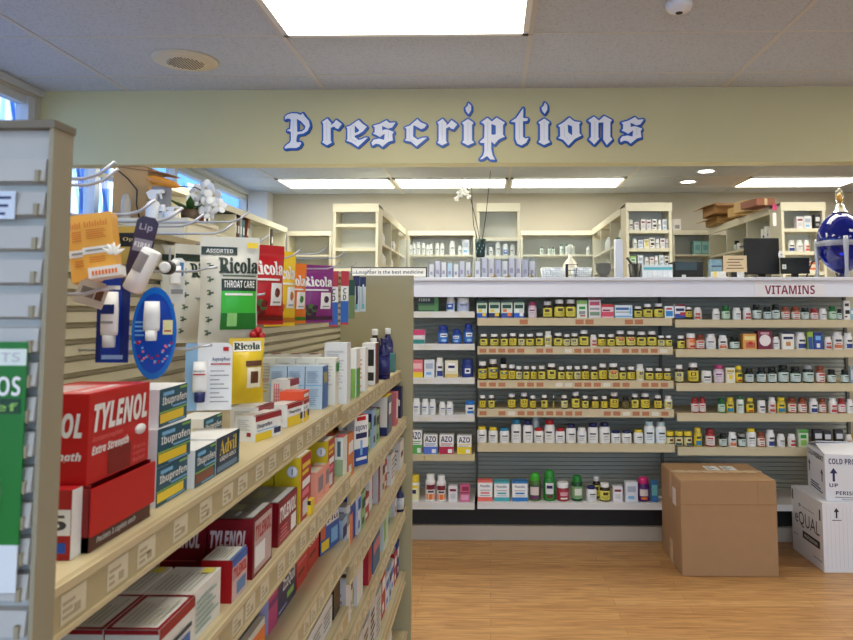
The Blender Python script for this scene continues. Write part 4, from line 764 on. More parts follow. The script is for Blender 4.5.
BK = {
 'Y': (AMB, YL[0], WHITE, yacc(BROWN), 'round', 'white-capped vitamin bottle with yellow label'),
 'Z': (AMB, YL[2], WHITE, yacc(YELL), 'round', 'white-capped vitamin bottle with deep yellow label'),
 'P': (AMB, mat((222, 216, 150), .45), WHITE, yacc(GREY), 'round', 'white-capped vitamin bottle with pale yellow label'),
 'B': (AMB, YL[2], WHITE, yacc(CYAN)+acc((-.9, .9, .40, .52, mat((40, 100, 150), .4)), (-.3, .3, .42, .5, YELL)), 'round', 'white-capped vitamin bottle with yellow and blue label'),
 'O': (AMB, YL[1], WHITE, yacc(ORNG)+acc((-.9, .9, .46, .58, mat((206, 130, 96), .4))), 'round', 'white-capped vitamin bottle with yellow and orange label'),
 'C': (WB, mat((224, 214, 140), .45), WHITE, yacc(GREY), 'round', 'white vitamin bottle with cream-yellow label'),
 'K': (AMB, mat((120, 112, 50), .45), BLK, yacc(BROWN), 'round', 'dark vitamin bottle with dull yellow label'),
 'W': (WB, WB, WHITE, tacc(INK), 'tall', 'white vitamin bottle with dark lettering'),
 'Wr': (WB, mat((230, 222, 216), .45), WHITE, acc((-.7, .7, .08, .26, mat((190, 60, 50), .4)), (-.6, .6, .40, .54, mat((170, 50, 50), .4)), (-.5, .5, .31, .34, INK)), 'tall', 'white vitamin bottle with red print'),
 'Wo': (WB, WB, WHITE, acc((-.8, .8, .07, .28, mat((214, 120, 70), .4)), (-.6, .6, .45, .58, INK), (-.5, .5, .33, .37, RED)), 'tall', 'white vitamin bottle with orange print'),
 'Wb': (WB, WB, WHITE, acc((-.8, .8, .07, .34, mat((40, 60, 130), .4)), (-.6, .6, .46, .58, INK)), 'tall', 'white vitamin bottle with blue print'),
 'Wk': (WB, WB, WHITE, acc((-.7, .7, .42, .56, BLK), (-.5, .5, .2, .3, GREY)), 'jar', 'squat white vitamin jar with black print'),
 'D': (DKG, FROST, BLK, tacc(DGREEN), 'round', 'dark green vitamin bottle with pale label'),
 'Dg': (DKG, FROST, GREY, tacc(DGREEN), 'round', 'grey-capped dark green vitamin bottle with pale label'),
 'G': (GRB, mat((196, 222, 196), .45), GRB, tacc(DGREEN), 'round', 'bright green vitamin bottle with pale label'),
 'Gw': (WB, mat((214, 226, 216), .45), GRB, tacc(DGREEN), 'tall', 'green-capped white vitamin bottle'),
 'N': (mat((150, 80, 50), .3), mat((230, 222, 214), .45), BRC, acc((-.7, .7, .44, .56, mat((190, 70, 50), .4)), (-.5, .5, .3, .34, INK), (-.5, .5, .14, .2, RED)), 'round', 'brown-capped vitamin bottle with white label'),
 'R': (mat((160, 40, 40), .3), mat((230, 214, 210), .45), mat((150, 40, 44), .4), tacc(RED), 'round', 'red-capped vitamin bottle with pale label'),
 'Pk': (mat((214, 190, 200), .35), mat((228, 214, 222), .45), mat((176, 60, 110), .4), tacc(PURP), 'round', 'pink vitamin bottle with purple cap'),
 'Ob': (ORB, mat((226, 180, 150), .45), WHITE, acc((-.7, .7, .42, .58, ORNG), (-.6, .6, .12, .24, RED)), 'jar', 'orange vitamin jar with white cap'),
 'Yb': (mat((200, 176, 60), .35), YELL, YCAP, acc((-.8, .8, .08, .32, CYAN), (-.6, .6, .42, .56, mat((60, 90, 70), .4))), 'round', 'yellow-capped vitamin bottle with yellow and blue label'),
 'Yg': (mat((120, 110, 40), .35), YELL, YCAP, acc((-.6, .6, .36, .54, DGREEN), (-.6, .6, .1, .2, RED)), 'round', 'yellow vitamin bottle with green print'),
 'Yk': (BLK, mat((222, 214, 160), .45), YCAP, acc((-.8, .8, .08, .26, mat((60, 80, 90), .4)), (-.5, .5, .36, .52, BROWN)), 'jar', 'squat dark jar with yellow cap'),
 'Wy': (WB, WB, YCAP, tacc(INK), 'tall', 'white supplement bottle with yellow cap'),
 'Wc': (WB, WB, CYAN, tacc(INK), 'tall', 'white supplement bottle with blue cap'),
 'Wn': (WB, WB, NAVY, tacc(INK), 'tall', 'white supplement bottle with navy cap'),
 'Wd': (WB, WB, mat((180, 24, 34), .4), tacc(INK), 'tall', 'white supplement bottle with red cap'),
 'Wt': (WB, mat((226, 236, 240), .4), mat((190, 220, 226), .4), tacc(INK), 'tall', 'white supplement bottle with pale blue cap'),
 'Ww': (WB, WB, WHITE, tacc(mat((60, 90, 150), .4)), 'tall', 'white supplement bottle with white cap'),
 'Mb': (WB, mat((206, 220, 240), .4), WHITE, acc((-.8, .8, .14, .5, mat((30, 90, 180), .4)), (-.4, .4, .3, .42, WHITE)), 'dome', 'white bottle with blue label'),
 'Jb': (WB, mat((190, 200, 224), .4), WHITE, tacc(NAVY), 'jar', 'wide white jar with pale blue label'),
 'Bb': (mat((28, 66, 150), .35), mat((60, 120, 200), .4), mat((20, 50, 140), .35), acc((-.7, .7, .36, .54, WHITE), (-.5, .5, .12, .24, mat((150, 190, 230), .4)), (-.5, .5, .42, .48, NAVY)), 'dome', 'royal blue supplement bottle'),
 'Bc': (mat((30, 50, 120), .35), mat((34, 56, 134), .4), mat((28, 48, 120), .35), acc((-.5, .5, .22, .5, WHITE), (-.3, .3, .3, .42, NAVY)), 'jar', 'royal blue canister with white spot'),
 'Tb': (WB, WB, mat((30, 110, 190), .4), acc((-.7, .7, .1, .3, mat((40, 120, 190), .4)), (-.5, .5, .4, .55, NAVY)), 'jar', 'white tub with blue lid'),
 'Yw': (WB, mat((232, 226, 180), .4), YCAP, acc((-.5, .5, .3, .45, NAVY), (-.8, .8, .52, .62, YELL)), 'jar', 'white jar with yellow lid'),
 'Go': (WB, mat((228, 220, 214), .4), WHITE, acc((-1.1, 1.1, .07, .28, ORNG), (-1, 1, .44, .62, MAROON), (-.6, .6, .33, .40, INK)), 'tall', 'white bottle with maroon and orange label'),
 'Gg': (mat((70, 110, 40), .3), mat((70, 70, 66), .4), mat((60, 170, 40), .4), acc((-.8, .8, .22, .52, mat((220, 206, 200), .4)), (-.5, .5, .08, .18, PURP)), 'dome', 'green gummy bottle with bright green lid'),
 'Gt': (mat((34, 130, 50), .3), mat((40, 136, 56), .35), mat((40, 140, 50), .35), acc((-.7, .7, .24, .60, mat((226, 226, 230), .4)), (-.5, .5, .1, .22, BROWN), (-.5, .5, .42, .52, NAVY)), 'dome', 'tall green gummy bottle with white label'),
 'Gd': (mat((24, 70, 34), .25), mat((120, 160, 110), .4), mat((24, 120, 44), .35), acc((-.7, .7, .24, .5, mat((220, 226, 210), .4))), 'dome', 'dark green gummy bottle with green lid'),
 'Rj': (mat((150, 30, 50), .3), mat((170, 40, 60), .35), WHITE, acc((-.7, .7, .3, .5, mat((214, 160, 170), .4)), (-.6, .6, .12, .2, WHITE)), 'jar', 'red gummy jar with white lid'),
 'Mg': (mat((80, 30, 100), .3), mat((90, 40, 110), .35), MAG, acc((-.7, .7, .24, .52, mat((226, 214, 210), .4)), (-.5, .5, .1, .2, ORNG)), 'dome', 'purple gummy bottle with magenta lid'),
 'Bu': (mat((30, 60, 140), .35), mat((40, 80, 170), .4), mat((30, 50, 120), .35), acc((-.3, .5, .1, .32, WHITE), (-.7, .7, .45, .6, SKY)), 'jar', 'dark blue supplement canister'),
}
PROTO = {}
def bottle_mesh(kind):
    if kind in PROTO: return PROTO[kind]
    body, lab, cap, ac, pf, _ = BK[kind]; p, c, li = PROF[pf]
    n = len(p)-1; ms = [lab if i == li or (i in (li-1, li+1)) else body for i in range(n)]
    b = MB(); b.lathe(p, ms, 18)
    for i, (a0, a1, zz0, zz1, m) in enumerate(ac): b.patch(1.02+.006*i, a0, a1, zz0, zz1, m, 5)
    bo = b.build('bottle'); co = MB().lathe(c, cap, 16).build('cap', bo)
    PROTO[kind] = (bo.data, co.data); bpy.data.objects.remove(co); bpy.data.objects.remove(bo)
    return PROTO[kind]
def bottle(kind, X, Y, Z, r, h, label, group, name='supplement_bottle', cat='bottle', ry=1.0):
    bm_, cm_ = bottle_mesh(kind)
    o = bpy.data.objects.new(name, bm_); C.objects.link(o); o.location = (X, Y, Z+.0003); o.scale = (r, r*ry, h)
    o.rotation_euler = (0, 0, rg.uniform(-.25, .25))
    c = bpy.data.objects.new('cap', cm_); C.objects.link(c); c.parent = o
    return tag(o, label, cat, group)
def bx(front, side=None, top=None, dec=()): return (front, side or front, top or front, list(dec))
F4 = lambda *a: [('F',)+q for q in a]
AZO = lambda m: bx(mat((238, 238, 234), .4), None, None, F4((0, 0, 1, .38, m), (.1, .62, .9, .92, NAVY, 'AZO', 'sans'), (.1, .5, .9, .54, m), (.6, .05, .9, .25, WHITE), (.12, .42, .8, .45, GREY)))
HR = lambda m: bx(mat((240, 240, 238), .4), None, m, F4((0, .9, 1, 1, m), (.15, .68, .85, .80, NAVY, 'Nordic', 'serif'), (0, 0, 1, .2, m), (.15, .52, .85, .55, GREY), (.2, .36, .8, .44, m), (.15, .26, .85, .29, GREY)))
AZ4 = lambda m1, m2: bx(mat((214, 226, 214), .4), None, DGREEN, F4((0, .88, 1, 1, mat((40, 70, 60), .4)), (0, .0, 1, .28, m1), (.1, .55, .9, .76, DGREEN), (.15, .34, .5, .5, m2), (.55, .1, .9, .3, m2), (.1, .8, .9, .84, LGREEN)))
BXK = {
 'b1': (AZ4(BLUE, YELL), 'white and green supplement carton with blue foot, yellow spot'), 'b2': (AZ4(NAVY, YELL), 'white and green supplement carton with navy foot'),
 'b3': (AZ4(mat((40, 70, 160), .4), ORNG), 'white and green supplement carton with orange spot'), 'b4': (AZ4(BLUE, WHITE), 'white and green supplement carton with white spot'),
 'gw': (bx(mat((220, 232, 216), .4), None, None, F4((0, .8, 1, 1, LGREEN), (.2, .5, .8, .65, GREEN), (.2, .2, .8, .4, GREY), (.3, .08, .8, .16, RED))), 'pale green and white carton'),
 'pk': (bx(mat((224, 216, 218), .4), None, MAROON, F4((0, .88, 1, 1, MAROON), (.1, .62, .9, .8, mat((190, 70, 100), .4)), (.1, .4, .9, .5, GREY), (.1, .12, .9, .3, mat((120, 150, 120), .4)))), 'tall white carton with maroon top'),
 'rp': (bx(mat((232, 200, 206), .4), None, RED, F4((0, .8, 1, 1, RED), (0, .1, 1, .45, mat((214, 70, 90), .4)), (.1, .5, .7, .62, MAROON))), 'pink and red carton'),
 'lb': (bx(mat((222, 232, 240), .4), None, None, F4((.05, .62, .8, .82, mat((50, 100, 160), .4)), (.05, .42, .9, .5, GREY), (0, .06, 1, .18, SKY), (.84, .3, .95, .8, SKY))), 'wide white carton with blue lettering'),
 'wb': (bx(mat((232, 238, 244), .4), None, None, F4((.1, .15, .9, .6, mat((40, 130, 200), .4)), (.15, .7, .8, .85, RED))), 'white carton with a blue disc'),
 'wr': (bx(mat((234, 230, 232), .4), None, MAROON, F4((0, .86, 1, 1, MAROON), (0, 0, 1, .3, mat((40, 70, 160), .4)), (.1, .5, .9, .7, NAVY), (.5, .2, 1, .42, RED))), 'white carton with maroon top and blue foot'),
 'wt': (bx(mat((232, 230, 226), .4), None, None, F4((.15, .7, .8, .85, INK), (.2, .3, .9, .5, BLK), (.1, .12, .5, .2, BROWN))), 'tall white carton with black print'),
 'cy': (bx(mat((140, 190, 206), .4), None, None, F4((.1, .5, .9, .8, WHITE))), 'pale blue carton at the frame edge'),
 'og': (bx(mat((226, 160, 70), .4), None, None, F4((.1, .6, .9, .85, mat((240, 220, 140), .4)), (.2, .1, .9, .45, mat((190, 90, 50), .4)), (.4, .3, .7, .5, RED))), 'orange supplement carton'),
 'mc': (bx(mat((120, 24, 44), .4), None, None, F4((.2, .8, .8, .92, mat((210, 160, 170), .4)))), 'maroon carton with a large white disc'),
 'wx': (bx(mat((236, 234, 226), .4), None, NAVY, F4((0, .92, 1, 1, NAVY), (.1, .6, .9, .75, NAVY), (.3, .2, .7, .45, mat((200, 140, 70), .4)))), 'white carton with navy top and tan picture'),
 'bl': (bx(mat((36, 70, 160), .4), None, None, F4((.2, .55, .8, .8, SKY), (.3, .1, .7, .35, WHITE), (.1, .85, .9, .95, NAVY))), 'royal blue carton with a white code patch'),
 'li': (bx(mat((150, 180, 60), .4), None, None, F4((.1, .0, .9, .7, mat((40, 80, 160), .4)))), 'slim lime and blue carton'),
 'yw': (bx(mat((232, 226, 200), .4), None, None, F4((.1, .7, .9, .86, mat((190, 160, 60), .4)), (.3, .25, .7, .55, YELL), (.1, .6, .7, .64, GREY))), 'cream supplement carton with yellow picture'),
 'bg': (bx(mat((140, 160, 176), .4), None, None, F4((.2, .2, .9, .8, LGREY))), 'blue-grey carton at the frame edge'),
 'gb': (bx(mat((200, 214, 190), .4), None, None, F4((0, .8, 1, 1, mat((80, 150, 60), .4)), (.2, .5, .8, .7, GREEN), (.2, .1, .8, .4, LGREEN))), 'pale green carton with green band'),
 'dk': (bx(mat((40, 40, 48), .4), None, None, F4((.15, .5, .9, .8, mat((210, 210, 216), .4)), (.2, .2, .8, .35, GREY))), 'dark carton with white panel'),
 'fg': (bx(mat((52, 96, 60), .4), None, None, F4((0, .55, .78, 1, mat((26, 40, 40), .4)), (.05, .7, .6, .88, mat((190, 200, 190), .4), 'FIBER', 'sans'), (.05, .1, .9, .4, mat((90, 130, 80), .4)), (.8, 0, .97, 1, mat((80, 140, 70), .4)))), 'wide green carton with black top'),
 'bag': (bx(mat((226, 214, 218), .4), None, None, F4((0, .62, 1, 1, mat((206, 60, 110), .4)), (0, 0, 1, .3, mat((40, 130, 120), .4)), (.1, .4, .8, .55, WHITE))), 'pink, white and teal carton'),
 'py': (bx(mat((226, 120, 130), .4), None, None, F4((0, 0, 1, .3, YELL), (.1, .5, .9, .8, mat((244, 190, 190), .4)))), 'pink carton with yellow foot'),
 'wp': (bx(mat((222, 226, 232), .4), None, None, F4((.15, .5, .85, .8, mat((170, 180, 200), .4)), (.2, .15, .7, .3, SKY))), 'plain white carton with faint print'),
 'cc': (bx(mat((232, 224, 196), .4), None, None, F4((.2, .4, .8, .85, mat((246, 244, 236), .4)), (.25, .55, .75, .7, NAVY), (0, 0, 1, .2, mat((220, 190, 110), .4)))), 'cream carton with a white round patch'),
 'a1': (AZO(mat((90, 170, 80), .4)), 'white carton with green band'), 'a2': (AZO(mat((90, 120, 210), .4)), 'white carton with blue band'),
 'a3': (AZO(mat((190, 40, 80), .4)), 'white carton with crimson band'), 'a4': (AZO(mat((232, 206, 40), .4)), 'white carton with yellow band'),
 'n1': (HR(mat((236, 110, 100), .4)), 'white carton with coral bands'), 'n2': (HR(mat((70, 170, 180), .4)), 'white carton with teal bands'), 'n3': (HR(mat((40, 120, 190), .4)), 'white carton with blue bands'),
 'ws': (bx(mat((228, 222, 226), .4), None, None, F4((.15, .65, .85, .8, MAROON), (.2, .2, .8, .5, LGREY))), 'small plain white carton'),
 'pp': (bx(mat((210, 100, 140), .4), None, None, F4((0, .5, 1, .56, DRED), (.1, .1, .9, .4, mat((226, 160, 190), .4)), (.2, .65, .9, .9, mat((150, 40, 70), .4)))), 'pair-high pink carton'),
 'tb': (bx(mat((50, 110, 170), .4), None, None, F4((.1, .3, .9, .8, mat((110, 180, 180), .4)))), 'blue and teal carton beside the cardboard box'),
}
CROP = {1: (400, 280), 2: (400, 400), 3: (540, 280), 4: (540, 400), 5: (693, 280), 6: (693, 400)}
BAYN = {'A': 'aisle-side bay', 'B': 'middle bay', 'C': 'sign-side bay'}; SHN = ['top', 'second', 'third', 'fourth', 'fifth', 'bottom']
# rows: bay+row: crop: x,top,width,kind  (a leading ^ puts it behind its neighbours)
ROWS = {
'A1': '1: 155,90,112,fg 270,85,46,Mb 337,95,68,Jb', 'A2': '1: 100,265,70,bag 230,240,58,Bb 303,262,50,Bb 365,232,52,Bb',
'A3': '1: 95,425,58,py 158,425,54,wp 211,415,42,Wb 276,428,68,cc 360,422,62,Bc', 'A4': '2: 88,-8,42,Ww 135,-5,40,Ww 174,-4,34,Ww 226,10,36,Ww 266,8,38,Ww 374,5,52,Tb',
'A5': '2: 88,158,62,a1 165,182,72,a2 250,182,74,a3 344,187,74,a4', 'A6': '2: 78,400,52,Yw 162,395,54,Go 220,403,50,Go 283,455,46,ws 347,450,50,pp',
'B1': '1: 437,112,54,b1 503,110,58,b2 569,110,58,b3 634,110,54,b4 706,118,46,Pk 787,115,50,Y 3: 104,105,56,Y 164,105,56,Y 222,110,54,gw 288,95,64,pk 356,130,64,rp 438,135,92,lb 523,140,42,Y 575,128,50,Y 633,125,50,Y 685,140,46,wb 741,130,54,wr 792,145,38,Z',
'B2': '1: 446,288,42,Y 503,288,46,Y 556,288,40,Y 602,285,42,Z 648,288,36,P 693,288,44,Y 744,282,42,Y 790,272,40,C 3: 97,283,48,Y 143,290,36,P 184,285,40,P 235,268,50,Y 285,293,38,Wr 330,290,44,Z 379,290,40,Y 428,270,50,O 484,272,50,O 541,275,50,Y 597,273,50,Y 647,297,36,P 686,297,34,Y',
'B3': '1: 440,435,48,B 496,423,50,B ^553,422,38,K 553,450,42,B 596,453,38,Z 634,460,34,P 674,460,34,Y 713,460,32,Z 756,458,38,Y 3: 62,445,48,Y 114,463,36,Y 156,460,38,Y 199,460,36,P 242,457,40,Z 289,462,36,Y 335,447,44,Z 392,445,52,O 441,467,34,Y 486,463,40,Z 534,450,42,C 584,470,42,Y 634,472,40,Z 680,472,38,B',
'B4': '1: 440,615,34,Z 488,615,34,Y 596,607,42,Z 662,602,40,Z 709,617,32,Z 770,612,34,Y 815,612,34,Y 3: 72,615,36,Z 130,615,36,P 190,598,42,Y 241,617,36,Y 295,622,36,Z 343,620,34,Z 396,600,46,Z 456,625,34,K 507,607,38,Y 561,605,48,Z 629,615,40,Z 684,618,42,C',
'B5': '2: 437,142,52,Wy 497,147,50,Wy 557,150,52,Wc 620,105,54,Wc 682,110,54,Wn ^728,100,40,Wt 740,150,52,Wd 798,108,56,Wd 4: 108,152,50,Wd 165,130,54,Wn 224,148,50,Ww 283,125,56,Wn 345,122,58,Wn 404,165,52,Wn 461,165,54,Wn 525,160,50,Wy 583,115,56,Wt 644,118,56,Wt',
'B6': '2: 454,425,76,n1 542,430,78,n2 638,430,80,n3 720,390,62,Gg 797,375,64,Gt 4: 122,440,64,Rj 197,402,62,Gd 274,460,56,Wn ^312,425,40,Y 346,445,56,Y 412,458,48,ws 484,435,64,wp 552,412,68,Mg 608,428,36,tb',
'C1': '5: 25,147,42,Wr 122,153,40,W 175,138,44,G 233,148,44,W 288,148,44,Wr 341,130,46,D 396,143,42,D 441,130,42,D 492,143,44,N 548,143,46,N 597,147,42,D 646,152,42,R 692,153,40,W 743,140,42,G 781,155,26,D 815,110,38,wt 848,150,30,cy',
'C2': '3: 752,297,38,Y 804,285,50,Ob 5: 38,293,48,N 95,288,54,W 160,295,48,Wo 222,305,52,D 292,287,70,og 372,270,75,mc 440,303,44,W 497,280,62,wx 572,280,58,Wb 622,275,30,li 660,280,44,bl 718,303,42,Wr 770,278,54,Wo 826,282,46,Wb',
'C3': '3: 743,453,44,P 817,442,56,Z 5: 72,485,54,Wk 138,453,54,Pk 195,468,46,yw 243,458,40,Yg 300,472,46,D 365,470,48,D 422,468,48,D 482,455,54,D 547,465,54,D 615,455,56,Dg 679,460,46,N 740,478,44,D 808,478,44,D 845,460,24,bg',
'C4': '6: 10,-12,40,R 50,-14,36,R 152,-8,38,G 198,-14,40,Yb 252,-20,40,Gw 304,-10,40,Yg 365,2,42,Wk 422,-14,38,Wr 470,-14,46,Yb 528,-12,44,N 583,-10,44,N 642,-8,44,Wb 690,-6,38,N 745,-10,44,Wr 793,-8,38,R 836,-4,34,W',
'C5': '4: 694,168,40,Yk 741,168,42,Yk 789,168,42,Yk 842,148,40,Yb 6: 92,155,50,R 160,182,42,D 210,172,44,Wo 262,182,40,Dg 310,152,52,Wy 363,172,40,N 412,160,46,Wb 469,182,40,W 526,182,42,Wr 581,155,50,gb 660,158,46,dk 712,165,40,dk 773,160,42,dk 828,185,40,Wr',
}
SC = 853/160
for key, txt in ROWS.items():
    bay, r = key[0], int(key[1])-1; items = []; crop = None
    for tok in txt.split():
        if tok.endswith(':'): crop = CROP[int(tok[:-1])]; continue
        back = tok[0] == '^'; x, t, w, k = tok.lstrip('^').split(','); x, t, w = float(x), float(t), float(w)
        items.append([crop[0]+x/SC, crop[1]+t/SC, w/SC, k, back])
    z = SHZ[bay, r]; yf = VY+.014; by = BASEPX[bay][r]; seen = {}
    cells = []
    for px, tp, w, k, back in items:
        hw = w/2*yf/FOC; X = at(px, by, Y=yf+hw).x
        Z1 = at(px, tp, Y=yf+hw*.6).z; cells.append([X, hw*(.97 if k in BK else 1), max(.05, Z1-z), k, back])
    fr = [c for c in cells if not c[4]]
    for a_, b_ in zip(fr, fr[1:]):
        gap = b_[0]-b_[1]*1.025-a_[0]-a_[1]*1.025
        if gap < .0015:
            q = (.0015-gap)/2; a_[1] -= q/1.03; b_[1] -= q/1.03
    n = 0
    for X, hw, h, k, back in cells:
        n += 1
        where = '%s along %s shelf, %s' % (ORD[n], SHN[r], BAYN[bay])
        if k in BK:
            Y = yf+hw*1.03+(.085 if back else 0)
            bottle(k, X, Y, z, hw, h, '%s, %s' % (BK[k][5], where), BK[k][5]+'s')
        else:
            (fm, sm, tm, dec), lab = BXK[k]
            dp = min(.06, hw*1.3); o = carton('supplement_carton', 2*hw, dp, h, fm, [('T', 0, 0, 1, 1, tm)]+dec, (X-hw, yf+.002+(.085 if back else 0), z+.0004), 0, '%s, %s' % (lab, where), 'box')
            if k == 'mc':
                MB().lathe([(.0002, 0), (hw*.8, 0)], mat((236, 230, 228), .4), 24, Matrix.Translation((hw, -.0012, h*.48)) @ Matrix.Rotation(PI/2, 4, 'X')).build('disc_print', o)
# ------------------------------------------------------------------ boxes on the floor
CARD = mat((166, 130, 92), .75, noise=.06, nscale=14); CARD2 = mat((160, 118, 76), .75); TAPE = mat((216, 186, 146), .22)
x0 = at(682.5, 577, Z=0).x; x1 = at(779, 577, Z=0).x; y0 = at(730, 577, Z=0).y; BH = at(681, 480.5, Y=y0).z; W = x1-x0; Dp = .44
t = empty('cardboard_box', (x0, y0, 0), 'big plain brown cardboard box on the wooden floor', 'box')
b = MB(); b.box(0, W, 0, Dp, 0, BH-.004, CARD); bo = bevel(b.build('box_body', t), .006)
b = MB(); b.box(.002, W-.002, .002, Dp/2-.0015, BH-.004, BH, CARD); b.box(.002, W-.002, Dp/2+.0015, Dp-.002, BH-.004, BH, CARD); bevel(b.build('top_flaps', t), .0015)
b = MB()
for k in range(6): b.box(.03+k*.078, .085+k*.078, Dp/2-.028, Dp/2+.028, BH, BH+.0008, TAPE)
b.box(-.0008, W, Dp/2-.010, Dp/2+.010, BH, BH+.0006, TAPE); b.box(-.0008, 0, Dp/2-.026, Dp/2+.026, BH-.14, BH, TAPE); b.build('packing_tape', t); MB().box(-.0008, 0, Dp/2-.03, Dp/2+.03, 0, .13, TAPE).build('packing_tape', t)
b = MB(); b.box(0.0, W, -.0012, 0, BH*.745, BH*.752, CARD2); b.box(W*.80, W*.803, -.0012, 0, BH*.752, BH, CARD2); b.build('crease', t)
for xa in (.22, .315):
    b = MB(); b.box(xa, xa+.075, Dp/2+.035, Dp/2+.135, BH, BH+.001, WHITE)
    for q in range(5): b.box(xa+.008, xa+.03+.03*((q*7) % 3)/2, Dp/2+.045+.017*q, Dp/2+.052+.017*q, BH+.001, BH+.0013, INK)
    b.build('shipping_label', t)
b = MB(); b.box(-.001, 0, .10, .17, BH-.16, BH-.07, mat((206, 196, 190), .6)); b.build('shipping_label', t)
WBX = mat((226, 226, 230), .6, noise=.02, nscale=20); WBX2 = mat((196, 198, 206), .6)
a = at(824.5, 572.5, Z=0); bk = at(793, 548, Z=0); ang = math.atan2(-(bk.x-a.x), bk.y-a.y); L1 = min((bk-a).length, .41); H1 = at(822, 503, Y=a.y).z
NV = mat((36, 40, 84), .5)
t = empty('white_carton_box', a, 'lower white box with large black lettering on the floor, under another box', 'box', None, ang)
W1 = .5; b = MB(); b.box(0, W1, 0, L1, 0, H1, WBX)
for q in range(22): b.box(.02+q*.022, .0215+q*.022, -.0005, 0, .02, H1-.02, WBX2)
bevel(b.build('box_body', t), .005)
b = MB(); S = lambda u, v: (-.0012, L1*(1-u), H1*v)
BKI = mat((30, 28, 34), .5)
b.text(S, (.12, .44, .90, .68), 'eQUAL', 'plain', BKI); b.surf(S, 1, 1, BKI, None, False, (.36, .29, .90, .40)); b.text(lambda u, v: (-.0018, L1*(1-u), H1*v), (.42, .32, .84, .365), 'PROFESSIONAL', 'sans', WHITE)
b.surf(S, 1, 1, BKI, None, False, (.36, .76, .75, .768)); b.text(S, (.24, .74, .33, .80), '❖', 'plain', BKI)
for u0_, v0_ in ((.90, .72), (.03, .8)): MB().surf(S, 1, 1, BKI, None, False, (u0_, v0_, u0_+.04, v0_+.16)).build('corner_mark', t)
b.surf(S, 1, 1, GREY, None, False, (.68, .12, .95, .135)); b.surf(S, 1, 1, GREY, None, False, (.05, .27, .2, .285))
b.build('lettering', t)
def arrow(b, S, u, v, w, h, m): return b.add([S(u-w*.3, v), S(u+w*.3, v), S(u+w*.3, v+h*.6), S(u-w*.3, v+h*.6), S(u-w, v+h*.6), S(u+w, v+h*.6), S(u, v+h)], [(0, 1, 2, 3), (4, 5, 6)], m)
b = MB(); S = lambda u, v: (u*W1, -.0012, H1*v)
arrow(MB(), S, .15, .78, .03, .15, BKI).build('arrow_mark', t); b.surf(S, 1, 1, BKI, None, False, (.10, .745, .2, .755)); b.surf(S, 1, 1, BKI, None, False, (.55, .56, .85, .96)); b.surf(lambda u, v: (u*W1, -.0016, H1*v), 1, 1, WHITE, None, False, (.58, .6, .82, .92))
for q in range(9): b.surf(lambda u, v: (u*W1, -.002, H1*v), 1, 1, BKI, None, False, (.59+.026*q, .64, .60+.026*q, .9))
b.build('lettering', t)
zz = H1+.001; a2 = at(826, 501, Z=zz); b2 = at(808, 486, Z=zz); ang2 = math.atan2(-(b2.x-a2.x), b2.y-a2.y); L2 = (b2-a2).length; H2 = at(821.5, 454, Y=a2.y).z-zz; W2 = .40
t = empty('white_carton_box', a2, 'upper white box printed with blue arrows, flaps half open, stacked on another box', 'box', None, ang2)
b = MB(); b.box(0, W2, 0, L2, 0, H2, WBX); bevel(b.build('box_body', t), .004)
fl = MB(); fl.add([(0, 0, H2), (W2, .0, H2), (W2, L2*.5, H2+.055), (0, L2*.5, H2+.03), (0, 0, H2-.004), (W2, 0, H2-.004), (W2, L2*.5, H2+.051), (0, L2*.5, H2+.026)], [(0, 1, 2, 3), (7, 6, 5, 4), (0, 4, 5, 1), (1, 5, 6, 2), (2, 6, 7, 3), (3, 7, 4, 0)], WBX)
fl.add([(0, L2, H2), (W2, L2, H2), (W2, L2*.45, H2+.045), (0, L2*.45, H2+.045), (0, L2, H2-.004), (W2, L2, H2-.004), (W2, L2*.45, H2+.041), (0, L2*.45, H2+.041)], [(0, 3, 2, 1), (4, 5, 6, 7), (0, 1, 5, 4), (1, 2, 6, 5), (2, 3, 7, 6), (3, 0, 4, 7)], WBX)
fl.build('top_flaps', t)
b = MB(); S = lambda u, v: (u*W2, -.0012, H2*v)
b.text(S, (.05, .79, .58, .91), 'COLD PRODUCT', 'sans', NV); arrow(MB(), S, .11, .42, .05, .29, NV).build('arrow_mark', t); b.text(S, (.05, .30, .16, .38), 'UP', 'sans', NV); b.text(S, (.13, .14, .58, .22), 'PERISHABLE', 'sans', NV)
b.surf(S, 1, 1, GREY, None, False, (.12, .08, .8, .10)); b.surf(S, 1, 1, GREY, None, False, (.2, .04, .8, .055)); b.build('lettering', t)
b = MB(); S = lambda u, v: (-.0012, L2*(1-u), H2*v)
b.text(S, (.06, .80, .94, .92), 'COLD PRODUCT', 'sans', NV); arrow(MB(), S, .14, .40, .07, .28, NV).build('arrow_mark', t); arrow(MB(), S, .84, .36, .07, .28, NV).build('arrow_mark', t)
for q in range(3): b.surf(S, 1, 1, NV, None, False, (.2, .10+.055*q, .85-.1*q, .13+.055*q))
b.build('lettering', t)
